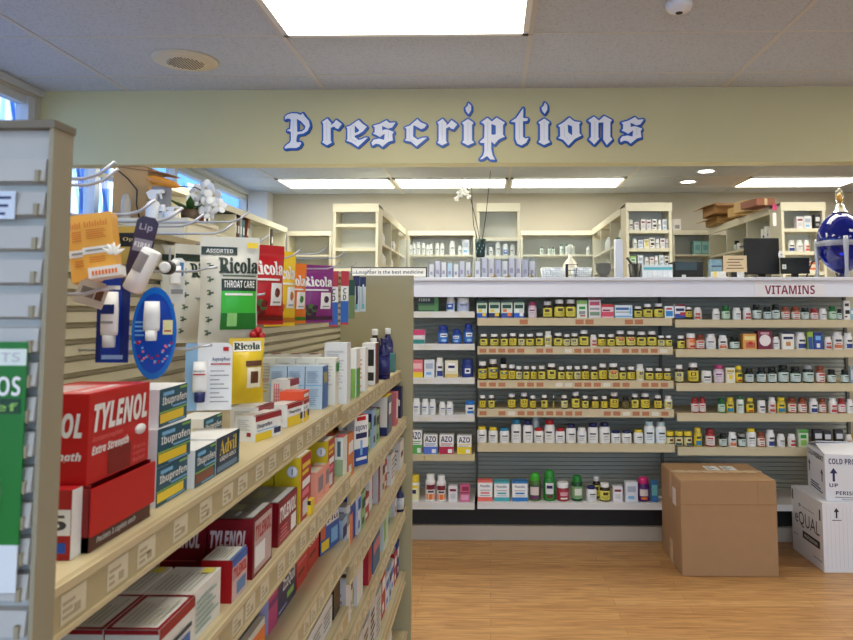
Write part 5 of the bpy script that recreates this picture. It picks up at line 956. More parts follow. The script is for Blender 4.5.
# ------------------------------------------------------------------ dispensary shelving behind the counter
UN = mat((226, 220, 196), .5, noise=.02, nscale=8); UBK = mat((226, 228, 222), .6)
IY, EB, BY = 6.05, .25, 8.06
ZU = at(355, 204, Y=IY).z
def island(label, x0, x1, endpx, side=None, runz=()):
    root = Vector(((x0+x1)/2, IY+.2, 0)); t = empty('shelving_unit', root, label, 'shelving', 'dispensary island shelves'); off = -root
    T = .022
    b = MB(); b.box(x0, x0+T, IY, IY+EB, 0, ZU-.001, UN); b.box(x1-T, x1, IY, IY+EB, 0, ZU-.001, UN); b.build('side_panel', t, off)
    MB().box(x0+T, x1-T, IY+EB-.015, IY+EB, 0, ZU, UBK).build('back_panel', t, off)
    MB().box(x0-.004, x1+.004, IY-.006, IY+.012, ZU-.068, ZU+.003, UN).build('fascia', t, off)
    yb = BY if side else IY+EB+.8
    MB().box(x0, x1, IY+.012, yb, ZU-.02, ZU, UN).build('top_panel', t, off)
    zs = [at((x0+x1)/2, q, Y=IY).z if False else at(480, q, Y=IY+.01).z for q in endpx]
    for z in zs: MB().box(x0+T, x1-T, IY+.006, IY+EB-.015, z-.028, z, UN).build('shelf', t, off)
    if side:
        y0 = IY+EB; sp = x1 if side == 'L' else x0; xo = x0 if side == 'L' else x1; s = 1 if side == 'L' else -1
        b = MB(); b.box(min(sp, sp-s*.015), max(sp, sp-s*.015), y0, BY, 0, ZU-.021, UBK); b.build('spine_panel', t, off)
        MB().box(min(xo-s*.004, xo+s*.012), max(xo-s*.004, xo+s*.012), y0, BY, ZU-.068, ZU-.0205, UN).build('fascia', t, off)
        n = 3
        for k in range(1, n+1):
            y = y0+(BY-y0)*k/n-.02
            MB().box(min(xo, sp-s*.016), max(xo, sp-s*.016), y-.011, y+.011, 0, ZU-.07, UN).build('divider', t, off)
        for z in runz: MB().box(min(xo+s*.004, sp-s*.016), max(xo+s*.004, sp-s*.016), y0+.002, BY-.035, z-.022, z, UN).build('shelf', t, off)
    return t, zs
RZ = [at(379, 243, Y=6.35).z, at(379, 264, Y=6.35).z]
x = lambda px, Y: at(px, 240, Y=Y).x
I1 = (x(333, IY), x(378, IY)); I2 = (x(477, IY), x(520, IY)); I3 = (x(626.5, IY), x(672, IY)); I4 = (x(782, IY), x(826, IY))
u1, z1s = island('cream dispensary shelf island nearest the windows, with empty end shelves', I1[0], I1[1], (223.5, 247.5, 268), 'R', RZ)
u2, z2s = island('cream dispensary shelf end behind the tall orchid stems', I2[0], I2[1], (237.5, 255.5))
u3, z3s = island('cream dispensary shelf island with end shelves full of white medicine bottles', I3[0], I3[1], (230.2, 248.4, 266), 'L', RZ)
u4, z4s = island('cream dispensary shelf island topped by brown cardboard boxes', I4[0], I4[1], (229.2, 252, 272), 'L', RZ)
ZBW = at(440, 231, Y=BY).z; ZBS = at(440, 254.5, Y=BY).z
def wallunit(label, px0, px1):
    x0, x1 = x(px0, BY), x(px1, BY); root = Vector(((x0+x1)/2, BY+.15, 0)); off = -root
    t = empty('wall_shelving_unit', root, label, 'shelving', 'shelves on the back wall')
    MB().box(x0, x1, BY+.315, BY+.345, 0, ZBW, UBK).build('back_panel', t, off)
    b = MB(); b.box(x0, x0+.02, BY+.004, BY+.315, 0, ZBW-.03, UN); b.box(x1-.02, x1, BY+.004, BY+.315, 0, ZBW-.03, UN); b.build('side_panel', t, off)
    MB().box(x0, x1, BY, BY+.345, ZBW-.03, ZBW, UN).build('top_panel', t, off); MB().box(x0, x1, BY-.012, BY, ZBW-.05, ZBW, UN).build('fascia', t, off)
    for z in (ZBS, ZBS-.36): MB().box(x0+.02, x1-.02, BY+.006, BY+.31, z-.022, z, UN).build('shelf', t, off)
wallunit('shelf unit on the back wall between the windows and the first island', 287, 331)
wallunit('shelf unit on the back wall with a row of white bottles', 408, 475)
wallunit('shelf unit on the back wall with green-capped bottles', 521, 597)
wallunit('shelf unit on the back wall with two teal cartons', 673, 712)
# left wall shelf
ZL = at(265, 219.5, X=-2.28).z; LX = -2.28; root = Vector((-2.45, 6.4, 0)); off = -root
t = empty('window_shelving_unit', root, 'long cream shelf unit under the clerestory windows', 'shelving')
MB().box(-2.60, LX, 4.7, 8.0, ZL-.03, ZL, UN).build('top_panel', t, off); MB().box(LX, LX+.014, 4.7, 8.0, ZL-.055, ZL, UN).build('fascia', t, off)
MB().box(-2.47, -2.455, 4.7, 8.0, 0, ZL-.03, UBK).build('back_panel', t, off)
for y in (4.72, 5.40, 6.40, 7.40, 7.98): MB().box(-2.455, LX, y-.011, y+.011, 0, ZL-.056, UN).build('divider', t, off)
ZLS = at(255, 243, X=-2.28).z
MB().box(-2.455, LX, 4.74, 7.96, ZLS-.02, ZLS, UN).build('shelf', t, off)
for k, (y, m, h, lean) in enumerate(((6.46, mat((110, 40, 44), .5), .20, 0), (6.53, mat((60, 40, 40), .5), .22, 0), (6.60, mat((170, 176, 180), .5), .21, 0), (6.67, mat((50, 110, 130), .5), .19, 0), (6.77, mat((150, 80, 50), .5), .22, -14), (7.55, mat((60, 50, 46), .5), .2, 0), (5.75, mat((80, 36, 30), .5), .2, 0), (5.84, mat((70, 60, 60), .5), .22, 0))):
    b = MB(); b.box(-.07, .07, -.028, .028, 0, h, m); b.box(.07, .072, -.018, .018, .05, .12, WHITE)
    tag(b.build('binder', None, (-2.37, y, ZLS+.008*(lean != 0)+.0005), 0, (math.radians(lean), 0, 0)), ['dark red', 'brown', 'grey', 'teal', 'leaning orange-brown', 'dark brown', 'rust-coloured', 'slate-coloured'][k]+' binder on the shelf under the clerestory windows', 'binder', 'binders under the windows')
# ------------------------------------------------------------------ stock on the dispensary shelves
def stock(px, top, w, kind, Y, z, lab, grp, basepx=None):
    hw = w/2*Y/FOC; p = at(px, basepx or 250, Y=Y+hw); zt_ = at(px, top, Y=Y+hw).z
    if kind in BK: return bottle(kind, p.x, Y+hw*1.03, z, hw*.96, max(.03, zt_-z), lab, grp, 'medicine_bottle')
    (fm, sm, tm, dec), _ = BXK[kind]
    return carton('medicine_carton', 2*hw*.97, min(.08, 2*hw), zt_-z, fm, [('T', 0, 0, 1, 1, tm)]+dec, (p.x-hw, Y, z+.0004), 0, lab, 'box', grp)
def row(items, Y, z, fmt, grp):
    for i, (px, top, w, k) in enumerate(items): stock(px, top, w, k, Y, z, fmt % ORD[i+1], grp)
row([(410.5, 245, 4, 'W'), (414.3, 243.5, 4, 'W'), (418.4, 242.5, 4.2, 'W'), (423.4, 243, 4.2, 'W'), (427.5, 245, 3.6, 'W'), (431, 244, 3.6, 'W'), (437.3, 243.5, 4.2, 'W'), (442.2, 243.5, 4.2, 'W'), (452.2, 241, 5.8, 'W'), (460, 246, 4, 'W'), (466, 240, 7, 'wp')], BY+.03, ZBS, 'white stock item, %s along the back wall shelf beside the first island', 'white bottles on the back wall')
row([(541.5, 247, 3.6, 'Gw'), (549.5, 247.5, 3.4, 'Gw'), (553.2, 247.5, 3.4, 'Gw'), (561.5, 244.5, 4, 'Gw'), (567, 244.5, 4, 'Gw'), (572.6, 244.5, 4, 'Gw'), (588, 246.5, 3.8, 'W')], BY+.03, ZBS, 'small bottle, %s along the back wall shelf with green caps', 'green-capped bottles on the back wall')
row([(484, 245, 5, 'W'), (491, 247, 4.6, 'W'), (498, 242, 5.4, 'W'), (505.5, 244, 5.6, 'Mb'), (512.5, 245, 4.8, 'W')], IY+.03, z2s[1], 'white bottle, %s along the shelf end behind the orchid', 'bottles behind the orchid')
g3 = 'white stock on the third island'
row([(631, 220, 4.6, 'Wk'), (636.8, 222, 4.4, 'ws'), (643.4, 219.5, 4.6, 'ws'), (649, 220, 4.8, 'ws'), (654.6, 219.5, 4.6, 'wt'), (659.8, 220, 4.4, 'W'), (664.8, 219.5, 4.4, 'wp')], IY+.03, z3s[0], 'white stock item, %s along the upper end shelf of the stocked island', g3)
row([(634.8, 239, 5, 'W'), (640.5, 240, 5, 'wp'), (646.3, 239.5, 5.6, 'yw'), (652, 238, 5, 'wt'), (657.4, 239, 4.6, 'W'), (662.4, 238.5, 4.6, 'ws'), (667, 239, 4, 'W')], IY+.03, z3s[1], 'white stock item, %s along the middle end shelf of the stocked island', g3)
row([(632.5, 256, 6, 'gw'), (640, 255.5, 5.4, 'wp'), (646.3, 257, 4.4, 'W'), (651.4, 257, 4, 'ws'), (656, 256, 4.2, 'W'), (661, 255.5, 4.4, 'wp'), (666, 256, 4.2, 'wt')], IY+.03, z3s[2], 'white stock item, %s along the lower end shelf of the stocked island', g3)
TLB = mat((126, 186, 186), .45)
for k, px in enumerate((693.8, 701.8)):
    w_ = 7.6*(BY+.03)/FOC; p = at(px, 250, Y=BY+.03)
    carton('medicine_carton', w_, .1, at(px, 241, Y=BY+.03).z-ZBS, TLB, F4((.06, .1, .94, .9, mat((170, 214, 210), .45)), (.2, .3, .8, .7, TLB)), (p.x, BY+.03, ZBS+.0004), 0, ('nearer the window side of the pair', 'nearer the monitors')[k]+': teal carton on the back wall shelf', 'box', 'teal cartons')
p = at(673.5, 231, Y=BY+.05); carton('medicine_carton', .085, .09, at(676, 219, Y=BY+.05).z-ZBW, mat((232, 226, 220), .5), F4((.2, .2, .8, .5, GREY)), (p.x, BY+.05, ZBW+.0005), 0, 'white carton standing on top of the back wall shelf unit', 'box')
g4 = 'stock on the fourth island'
row([(799.6, 217, 7, 'ws'), (807.2, 216.5, 7.4, 'wp'), (817.4, 214.5, 5.8, 'dk')], IY+.03, z4s[0], 'carton, %s along the top end shelf of the island under the boxes', g4)
row([(791.6, 240.5, 6.8, 'Wb'), (799.4, 240.5, 6.8, 'W'), (806.6, 240.5, 6.4, 'Wr')], IY+.03, z4s[1], 'white bottle, %s along the middle end shelf of the island under the boxes', g4)
p = at(809.5, 272, Y=IY+.03)
for k in range(2): carton('medicine_carton', .088, .09, .045, mat((226, 210, 190), .45), F4((0, .35, 1, .75, mat((206, 110, 70), .4))), (p.x, IY+.03, z4s[2]+.0004+.046*k), 0, ('lower', 'upper')[k]+' orange and white carton in a stack beside the blue globe', 'box', g4)
def runrow(ys, X, z, kind, r, h, fmt, grp):
    for i, y in enumerate(ys): bottle(kind if isinstance(kind, str) else kind[i % len(kind)], X, y, z, r, h+.015*((i*5) % 3), fmt % ORD[i+1], grp, 'medicine_bottle')
runrow([6.42, 6.50, 6.58, 6.98, 7.06, 7.3, 7.55], I1[1]-.05, RZ[0], 'W', .03, .085, 'white bottle on the upper side shelf of the first island, %s from the front', 'white bottles on the first island')
runrow([6.40, 6.48, 6.56, 6.64, 6.98, 7.06, 7.15, 7.55], I1[1]-.05, RZ[1], 'W', .032, .09, 'white bottle on the lower side shelf of the first island, %s from the front', 'white bottles on the first island')
runrow([6.42, 6.52, 7.0, 7.1, 7.2, 7.3], I3[0]+.055, RZ[0], 'W', .035, .10, 'white bottle on the side shelf of the stocked island, %s from the front', g3)
runrow([6.40, 6.49, 6.58], I4[0]+.06, RZ[0], ['Wk', 'Wk', 'Wk'], .036, .125, 'white-capped bottle on the side shelf under the boxes, %s from the front', g4)
runrow([7.2, 7.3], I4[0]+.05, RZ[0], ['Wk', 'D'], .03, .07, 'small bottle on the side shelf under the boxes, %s from the front', g4)
# cardboard on top of the fourth island
KR = mat((172, 128, 78), .75, noise=.05, nscale=15); KR2 = mat((206, 166, 104), .75)
def openbox(name, X, Y, w, d, h, m, lab, rz=0, flap=True):
    t = empty(name, (X, Y, ZU+.0005), lab, 'box', None, rz); b = MB()
    b.box(0, w, 0, .006, 0, h, m); b.box(0, w, d-.006, d, 0, h, m); b.box(0, .006, .006, d-.006, 0, h, m); b.box(w-.006, w, .006, d-.006, 0, h, m); b.box(0, w, 0, d, 0, .006, m)
    b.build('box_body', t)
    if flap:
        f = MB(); f.quad([(0, 0, h), (w, 0, h), (w, -.10, h-.04), (0, -.10, h-.04)], m); f.quad([(0, 0, h), (0, d, h), (-.10, d, h-.03), (-.10, 0, h-.03)], m)
        fo = f.build('flaps', t); s = fo.modifiers.new('thickness', 'SOLIDIFY'); s.thickness = .004
    return t
xi = lambda px, Y: at(px, 220, Y=Y).x
openbox('cardboard_box', xi(714, 7.65), 7.55, .36, .40, at(715, 217, Y=7.6).z-ZU+.0, KR2, 'small open tan box on the shelf island, under the bigger brown box')
hh = at(715, 217, Y=7.6).z-ZU
t = openbox('cardboard_box', xi(709, 7.6), 7.4, .44, .42, .11, KR, 'larger open brown box on top of the shelf island, standing on another box'); t.location.z += hh+.007
for k, (px, Y, w, d, h, m, lab) in enumerate(((737, 6.9, .13, .2, .09, KR2, 'small tan parcel on the shelf island beside the open boxes'), (745, 6.55, .16, .22, .10, mat((226, 190, 130), .7), 'pale tan parcel on the shelf island, between other boxes'), (757, 6.2, .17, .3, .065, mat((168, 110, 88), .7), 'reddish brown parcel on the shelf island nearest its front end'))):
    b = MB(); b.box(0, w, 0, d, 0, h, m); b.box(w*.4, w*.6, -.0008, d, h*.0, h+.0008, TAPE)
    tag(bevel(b.build('parcel', None, (xi(px, Y), Y, ZU+.0006), .12), .006), lab, 'box')
b = MB(); b.box(0, .035, 0, .002, 0, .05, MAG); b.box(0, .03, 0, .002, -.13, -.02, mat((236, 232, 232), .5)); p = at(776, 208, Y=IY-.012)
tag(b.build('hanging_tag', None, (p.x-.03, IY-.014, p.z-.02)), 'pink and white tag hanging on the front of the fourth shelf island', 'tag')
# ------------------------------------------------------------------ things on the counter
GLASS = clear_mat('clear_acrylic', (246, 250, 252), alpha=.05); LIQ = mat((8, 30, 150), .03, trans=.6, ior=1.4, coat=.5)
cz = CTZ
def cx(px, Y, py=270): return at(px, py, Y=Y).x
def hgt(px, py, Y): return at(px, py, Y=Y).z-cz
# sign
xa, xb = cx(351, 4.5), cx(427, 4.5); hs = hgt(400, 267, 4.5)
t = empty('desk_sign', ((xa+xb)/2, 4.5, cz), 'long white sign with black edge standing at the end of the counter', 'sign'); w = xb-xa
bevel(MB().box(-w/2, w/2, 0, .012, 0, hs, BLACK).build('sign_frame', t), .002)
b = MB(); b.box(-w/2+.007, w/2-.007, -.001, 0, .007, hs-.007, mat((232, 228, 218), .5)); b.text(lambda u, v: (-w/2+w*u, -.0016, hs*v), (.07, .3, .95, .70), 'Laughter is the best medicine', 'sans', INK); b.build('sign_face', t)
# shield
Ys = 5.06; xa, xb = cx(400, Ys), cx(612, Ys)
t = empty('acrylic_shield', ((xa+xb)/2, Ys, cz), 'clear acrylic shield standing along the back of the counter', 'screen'); w = xb-xa
MB().box(-w/2, w/2, 0, .006, .001, hgt(500, 239.5, Ys), GLASS).build('clear_panel', t)
for k in (-.36, .36): MB().box(w*k-.03, w*k+.03, -.03, .04, 0, .012, LGREY).build('foot', t)
# organizers with paper bags
bagm = [mat((232, 234, 240), .6), mat((214, 216, 232), .6), mat((226, 222, 232), .6), mat((200, 204, 226), .6)]
def organizer(px0, px1, n, lab, cols, top):
    Y = 4.72; xa, xb = cx(px0, Y), cx(px1, Y); w = xb-xa; h = hgt(px0, top, Y)
    t = empty('acrylic_organizer', ((xa+xb)/2, Y, cz), lab, 'organizer', 'clear organizers on the counter')
    MB().box(-w/2, w/2, 0, .12, 0, .004, GLASS).build('tray', t); MB().box(-w/2, w/2, .116, .12, .004, h, GLASS).build('back', t)
    for k in range(n+1): MB().box(-w/2+w*k/n-.0012, -w/2+w*k/n+.0012, 0, .115, .004, h, mat((150, 150, 170), .2)).build('divider', t)
    for k in range(n):
        bw = w/n-.012; hh_ = h*(.80+.17*((k*7) % 4)/3); m = cols[k % len(cols)]
        b = MB(); b.add([(-bw/2, 0, 0), (bw/2, 0, 0), (bw/2, .03, 0), (-bw/2, .03, 0), (-bw/2, .010, hh_), (bw/2, .010, hh_), (bw/2, .016, hh_), (-bw/2, .016, hh_)], [(0, 3, 2, 1), (4, 5, 6, 7), (0, 1, 5, 4), (1, 2, 6, 5), (2, 3, 7, 6), (3, 0, 4, 7)], m)
        b.box(-bw*.3, bw*.25, .0015, .004, hh_*.28, hh_*.5, mat((170, 166, 196), .6))
        tag(b.build('paper_bag', None, (xa+w*(k+.5)/n, Y+.03, cz+.0045)), 'folded pale paper bag, %s along the clear organizer %s' % (ORD[k+1], 'by the sign' if px0 < 470 else 'under the dark orchid pot'), 'paper bag', 'prescription bags')
    return t, h
organizer(428, 471, 7, 'clear organizer with white bags beside the long sign', [bagm[0], bagm[1], bagm[0], mat((196, 222, 240), .6)], 261)
o2, oh = organizer(474, 536, 9, 'clear organizer with white and lavender bags under the orchid pot', bagm, 257)
for px in (468.5, 494, 508, 531):
    b = MB(); b.lathe([(.022, 0), (.022, .006), (.016, .018), (.004, .024), (.004, .03)], [BROWN, mat((120, 110, 90), .3, .6), mat((120, 110, 90), .3, .6), BROWN], 14)
    tag(b.build('desk_bell', None, (cx(px, 4.6), 4.6, cz+.0004)), 'little brown and metal knob-shaped ornament on the counter, ' + {468.5: 'between the two clear organizers', 494: 'second from the sign', 508: 'third from the sign', 531: 'nearest the white wire basket'}[px], 'ornament', 'small counter ornaments')
# orchid on the organizer
Yo = 4.78; px0 = cx(480.5, Yo); ztop = cz+oh+.001
t = empty('potted_orchid', (px0, Yo, ztop), 'orchid in a dark green pot with tall bare stems on the counter', 'plant')
hp = at(480, 239, Y=Yo).z-ztop
MB().lathe([(.024, 0), (.030, .01), (.035, hp*.7), (.036, hp), (.031, hp), (.028, hp*.8), (.001, hp*.78)], mat((18, 48, 44), .3), 20).build('pot', t)
ps = MB()
for k in range(7): ps.box(-.028+.009*k, -.024+.009*k, -.038, -.034, hp*.25+.02*(k % 3), hp*.35+.02*(k % 3), mat((150, 180, 190), .4))
ps.build('pot_pattern', t)
def stem(pts, r=.0028):
    P = [tuple(at(a, c, Y=Yo+dy)-Vector((px0, Yo, ztop))) for a, c, dy in pts]; MB().tube(P, r, mat((40, 40, 32), .6), 6).build('stem', t); return P
stem([(481, 246, 0), (476, 220, .02), (470, 196, .0), (466, 184, -.02), (461.5, 178, -.02)]); stem([(481.5, 246, 0), (486, 215, 0), (488.5, 190, 0), (490.5, 171, 0)]); stem([(479, 246, 0), (473.5, 225, 0), (472, 200, 0), (471.5, 186, 0)])
PETAL = mat((240, 240, 236), .5)
def blossom(parent, P, s, seed):
    b = MB(); r_ = random.Random(seed)
    for k in range(5):
        M = Matrix.Translation(P) @ Matrix.Rotation(r_.uniform(-.4, .4), 4, 'X') @ Matrix.Rotation(r_.uniform(-.5, .5), 4, 'Z') @ Matrix.Rotation(2*PI*k/5+r_.uniform(-.2, .2), 4, 'Y')
        b.lathe([(.0003, 0), (s*.33, s*.3), (s*.42, s*.62), (s*.25, s*.92), (.0003, s)], PETAL, 10, M, 1, .16)
    b.lathe([(.0003, -s*.12), (s*.13, 0), (.0003, s*.12)], mat((226, 196, 90), .5), 8, Matrix.Translation(P+Vector((0, -s*.1, 0))))
    b.build('blossom', parent)
for k, (a, c, s) in enumerate(((460, 194, .026), (466, 193, .024), (463, 189, .022), (456.5, 199, .018), (469, 197, .018))): blossom(t, at(a, c, Y=Yo-.02)-Vector((px0, Yo, ztop)), s, k)
# baskets
def basket(px0, px1, top, lab, Y=4.56):
    xa, xb = cx(px0, Y), cx(px1, Y); w = xb-xa; h = hgt(px0, top, Y); d = .13; f = .012
    t = empty('wire_basket', ((xa+xb)/2, Y+d/2, cz), lab, 'basket', 'white baskets on the counter'); b = MB(); m = mat((240, 244, 246), .45)
    def ring(z, k): b.tube([(-w/2+f*k, -d/2+f*k, z), (w/2-f*k, -d/2+f*k, z), (w/2-f*k, d/2-f*k, z), (-w/2+f*k, d/2-f*k, z), (-w/2+f*k, -d/2+f*k, z)], .003, m, 5)
    for i in range(6): ring(.004+(h-.004)*i/5, 1-i/5)
    b.build('rings', t); s = MB(); n = int(w/.014)
    for i in range(n+1):
        xx = -1+2*i/n
        for yy in (-1, 1): s.tube([(xx*(w/2-f), yy*(d/2-f), .003), (xx*w/2, yy*d/2, h)], .0022, m, 4)
    for i in range(9):
        yy = -1+2*i/8
        for xx in (-1, 1): s.tube([(xx*(w/2-f), yy*(d/2-f), .003), (xx*w/2, yy*d/2, h)], .0022, m, 4)
    s.build('uprights', t); MB().box(-w/2+f, w/2-f, -d/2+f, d/2-f, .002, .004, m).build('bottom', t)
    return xa, xb, Y, h
for (q0, q1, tp, lab) in ((542, 565.5, 268, 'white wire basket on the counter, nearer the clear organizers'), (573, 592, 268, 'white wire basket on the counter, nearer the stone mortar')):
    xa, xb, Y, h = basket(q0, q1, tp, lab)
    for k in range(3):
        xx = xa+(xb-xa)*(.28+.22*k); b = MB(); b.box(-.013, .013, -.025, .025, 0, .050+.014*((k+1) % 2), mat((176, 186, 204), .6)); b.box(-.010, .010, -.0255, -.025, .03, .05, mat((190, 206, 226), .5))
        tag(b.build('white_packet', None, (xx, Y+.065, cz+.0055), 0, (0, 0, .15*(k-1))), 'white packet, %s along in the basket nearer the %s' % (ORD[k+1], 'organizers' if q0 < 560 else 'stone mortar'), 'packet', 'packets in the baskets')
Yf = 4.80; X0 = cx(570.5, Yf); hf = hgt(570, 244.5, Yf)
t = empty('glass_flask', (X0, Yf, cz), 'pale conical glass flask with round stopper behind the wire baskets', 'flask')
MB().lathe([(.060, 0), (.062, .01), (.058, hf*.3), (.04, hf*.5), (.014, hf*.62), (.012, hf*.72)], mat((224, 218, 196), .15, coat=.3), 24).build('flask_body', t)
MB().lathe([(.010, hf*.72), (.013, hf*.74), (.013, hf*.77), (.022, hf*.84), (.024, hf*.92), (.015, hf*.99), (.001, hf)], mat((206, 208, 196), .1, coat=.3), 18).build('stopper', t)
Yk = 4.50; b = MB(); xa = cx(566.5, Yk); hk = hgt(570, 264, Yk)
t = empty('wire_stand', (xa, Yk, cz), 'small black wire stand between the two white baskets', 'stand')
MB().box(-.006, .010, -.004, .004, 0, hk, BLACK).build('post', t)
for q in (.2, .55, .95): b.tube([(0, 0, hk*q), (.068-.0*q, -.006, hk*q), (.062, 0, hk*q)], .0022, BLACK, 6)
b.tube([(.068, -.006, hk), (.055, -.006, 0)], .0022, BLACK, 6); b.build('wire_frame', t)
STN = mat((96, 96, 90), .35, noise=.1, nscale=40)
Ym = 4.62; t = empty('stone_mortar', (cx(603.5, Ym), Ym, cz), 'grey stone mortar bowl on a foot, beside the white post', 'mortar'); hm = hgt(603, 263.5, Ym)
MB().lathe([(.034, 0), (.034, .01), (.022, .018), (.040, .035), (.05, .06), (.047, hm*.92), (.052, hm), (.044, hm), (.038, hm*.7), (.001, hm*.4)], STN, 24).build('bowl', t)
MB().tube([(.0, .02, hm*.5), (.035, 0, hm+.012)], [.012, .009], mat((180, 180, 170), .3), 10).build('pestle', t)
Yp = 4.66; t = empty('tall_dispenser', (cx(619.3, Yp), Yp, cz), 'tall narrow white post with green top on the counter', 'dispenser'); ht = hgt(619, 239, Yp)
bevel(MB().box(-.025, .025, 0, .05, 0, ht, mat((226, 230, 240), .45)).build('post_body', t), .006); MB().lathe([(.018, ht), (.018, ht+.006), (.008, ht+.012)], mat((50, 110, 50), .5), 14, Matrix.Translation((0, .025, 0))).build('green_top', t)
Yc = 4.62; t = empty('iron_mortar', (cx(634.8, Yc), Yc, cz), 'dark iron mortar cup with pestle leaning out', 'mortar'); hc = hgt(634, 264, Yc)
MB().lathe([(.036, 0), (.038, .008), (.033, .016), (.042, hc), (.036, hc), (.03, hc*.5), (.001, hc*.35)], mat((58, 58, 54), .4, .3), 22).build('cup', t)
MB().tube([(.012, 0, hc*.45), (-.04, -.005, hc+.028), (-.05, -.006, hc+.04)], [.011, .007, .010], mat((66, 64, 58), .4, .3), 10).build('pestle', t)
Yt = 4.6; xa, xb = cx(642, Yt), cx(672.5, Yt); h = hgt(650, 264.5, Yt)
t = empty('pill_tray', ((xa+xb)/2, Yt, cz), 'clear-fronted white pill organizer with teal band on the counter', 'organizer'); w = xb-xa
MB().box(-w/2, w/2, 0, .11, 0, h, mat((226, 230, 230), .35)).build('case', t); b = MB()
for k in range(6): b.box(-w/2+.004+w*k/6, -w/2+w*(k+1)/6-.003, -.003, 0, .006, h*.6, mat((236, 238, 238), .2)); 
b.build('drawer_front', t); MB().box(-w/2+.01, w/2-.002, -.0042, -.0032, h*.62, h*.8, mat((100, 186, 196), .4)).build('teal_band', t)
BK_ = mat((12, 13, 14), .6); BK2 = mat((34, 52, 56), .3)
Yr = 4.75; xa, xb = cx(674, Yr), cx(703.5, Yr); h = hgt(690, 261.5, Yr); w = xb-xa
t = empty('label_printer', ((xa+xb)/2, Yr, cz), 'black label printer on the counter beside the pill organizer', 'printer')
bevel(MB().box(-w/2, w/2, 0, .16, 0, h, BK_).build('printer_body', t), .006); MB().box(-w/2+.01, w*.28, -.003, 0, h*.52, h*.95, BK2).build('front_window', t); MB().box(-.045, -.02, -.0045, 0, .01, .03, LGREY).build('switch', t)
carton('small_carton', cx(722, 4.9)-cx(711.5, 4.9), .07, hgt(716, 259.5, 4.9), mat((120, 156, 176), .45), F4((0, .3, 1, .36, NAVY), (0, .65, 1, .7, NAVY)), (cx(711.5, 4.9), 4.9, cz+.0005), 0, 'pale blue carton beside the black printer on the counter', 'box')
carton('small_carton', cx(726, 4.58)-cx(714, 4.58), .07, hgt(716, 271.5, 4.58), mat((226, 224, 214), .45), F4((0, .0, .2, 1, YELL)), (cx(714, 4.58), 4.58, cz+.0005), 0, 'small white and yellow carton below the tan notice', 'box')
Yn = 4.62; xa, xb = cx(723.5, Yn), cx(747, Yn); h0, h1 = hgt(735, 272, Yn), hgt(735, 255.5, Yn); w = xb-xa
t = empty('notice_stand', ((xa+xb)/2, Yn, cz), 'tan notice card on a short stand before the monitor', 'notice')
b = MB(); b.box(-w/2, w/2, 0, .004, h0, h1, mat((222, 196, 156), .6))
for q in range(4): b.box(-w*.36+.01*(q % 2), w*.36-.012*(q % 3), -.0006, 0, h0+(h1-h0)*(.2+.18*q), h0+(h1-h0)*(.25+.18*q), BROWN)
b.build('notice_card', t); MB().box(-.012, .012, .004, .04, 0, h0+.03, BK_).build('stand', t)
def monitor(px0, px1, top, Y, lab):
    xa, xb = cx(px0, Y), cx(px1, Y); w = xb-xa; h = hgt(px0, top, Y)
    t = empty('monitor', ((xa+xb)/2, Y, cz), lab, 'monitor', 'monitors on the counter')
    bevel(MB().box(-w/2, w/2, 0, .03, .035, h, BK_).build('housing', t), .004); MB().box(-w/2+.008, w/2-.008, .0302, .031, .045, h-.01, mat((30, 34, 40), .15)).build('screen', t)
    MB().box(-.02, .02, .01, .03, .008, .05, BK_).build('neck', t); MB().box(-w*.3, w*.3, -.04, .09, 0, .008, BK_).build('foot', t); return t, h
t, h = monitor(745.5, 780, 238, 4.80, 'taller black monitor seen from behind, beside the tan notice')
t2, h2 = monitor(782, 810, 257.5, 4.72, 'lower wide black monitor seen from behind, next to the taller one')
b = MB(); b.box(-.013, .013, -.0008, 0, 0, .03, mat((210, 210, 206), .5)); b.box(-.004, .004, -.0012, -.0008, .008, .02, GREY); b.build('asset_tag', t2, (-.075, 0, .065))
MB().box(-.12, .075, -.10, -.06, 0, .016, BK_).build('keyboard_base', t, (0, 0, 0))
bottle('W', cx(780.2, 4.74, 254)+.0, 4.735, cz+h2, .013, .042, 'tiny white bottle standing on top of the lower black monitor', 'monitor top bottle', 'medicine_bottle')
b = MB(); b.lathe([(.03, 0), (.035, .02), (.025, .06), (.004, .075)], mat((230, 230, 232), .6), 10, None, 1, .6); tag(b.build('white_pouch', None, (cx(740, 4.88), 4.90, cz+.0005)), 'white pouch behind the tan notice', 'pouch').scale = (1, 1, 1.85)
# show globe
Yg = 4.60; xg = cx(841, Yg, 240); R = 22.5*Yg/FOC; zc = at(841, 241, Y=Yg).z-cz
t = empty('show_globe', (xg, Yg, cz), 'big blue glass show globe with crystal finial on silver legs', 'show globe')
SIL = mat((196, 198, 202), .22, .9)
prof = []
for k in range(15):
    a = -PI/2+PI*k/14; r = R*math.cos(a)*(1 if a > 0 else .93+.07*math.cos(a)); zz_ = zc+R*math.sin(a)*(1.28 if a > 0 else 1.45)
    prof.append((max(r, .004), zz_))
zb = prof[0][1]; MB().lathe(prof, LIQ, 32).build('blue_globe', t)
MB().lathe([(R*1.0, zc-.036), (R*1.035, zc-.030), (R*1.035, zc-.008), (R*1.005, zc-.002)], mat((150, 152, 162), .4, .3), 32, None, 1, 1, False).build('silver_band', t)
zt1 = at(841, 212, Y=Yg).z-cz; zt2 = at(841, 205, Y=Yg).z-cz; zt3 = at(841, 188, Y=Yg).z-cz
MB().lathe([(R*.36, zt1-.006), (R*.33, zt1+.002), (.035, zt1+.012), (.028, zt2-.005), (.022, zt2+.004), (.016, zt2+.008)], SIL, 24, None, 1, 1, False).build('silver_collar', t)
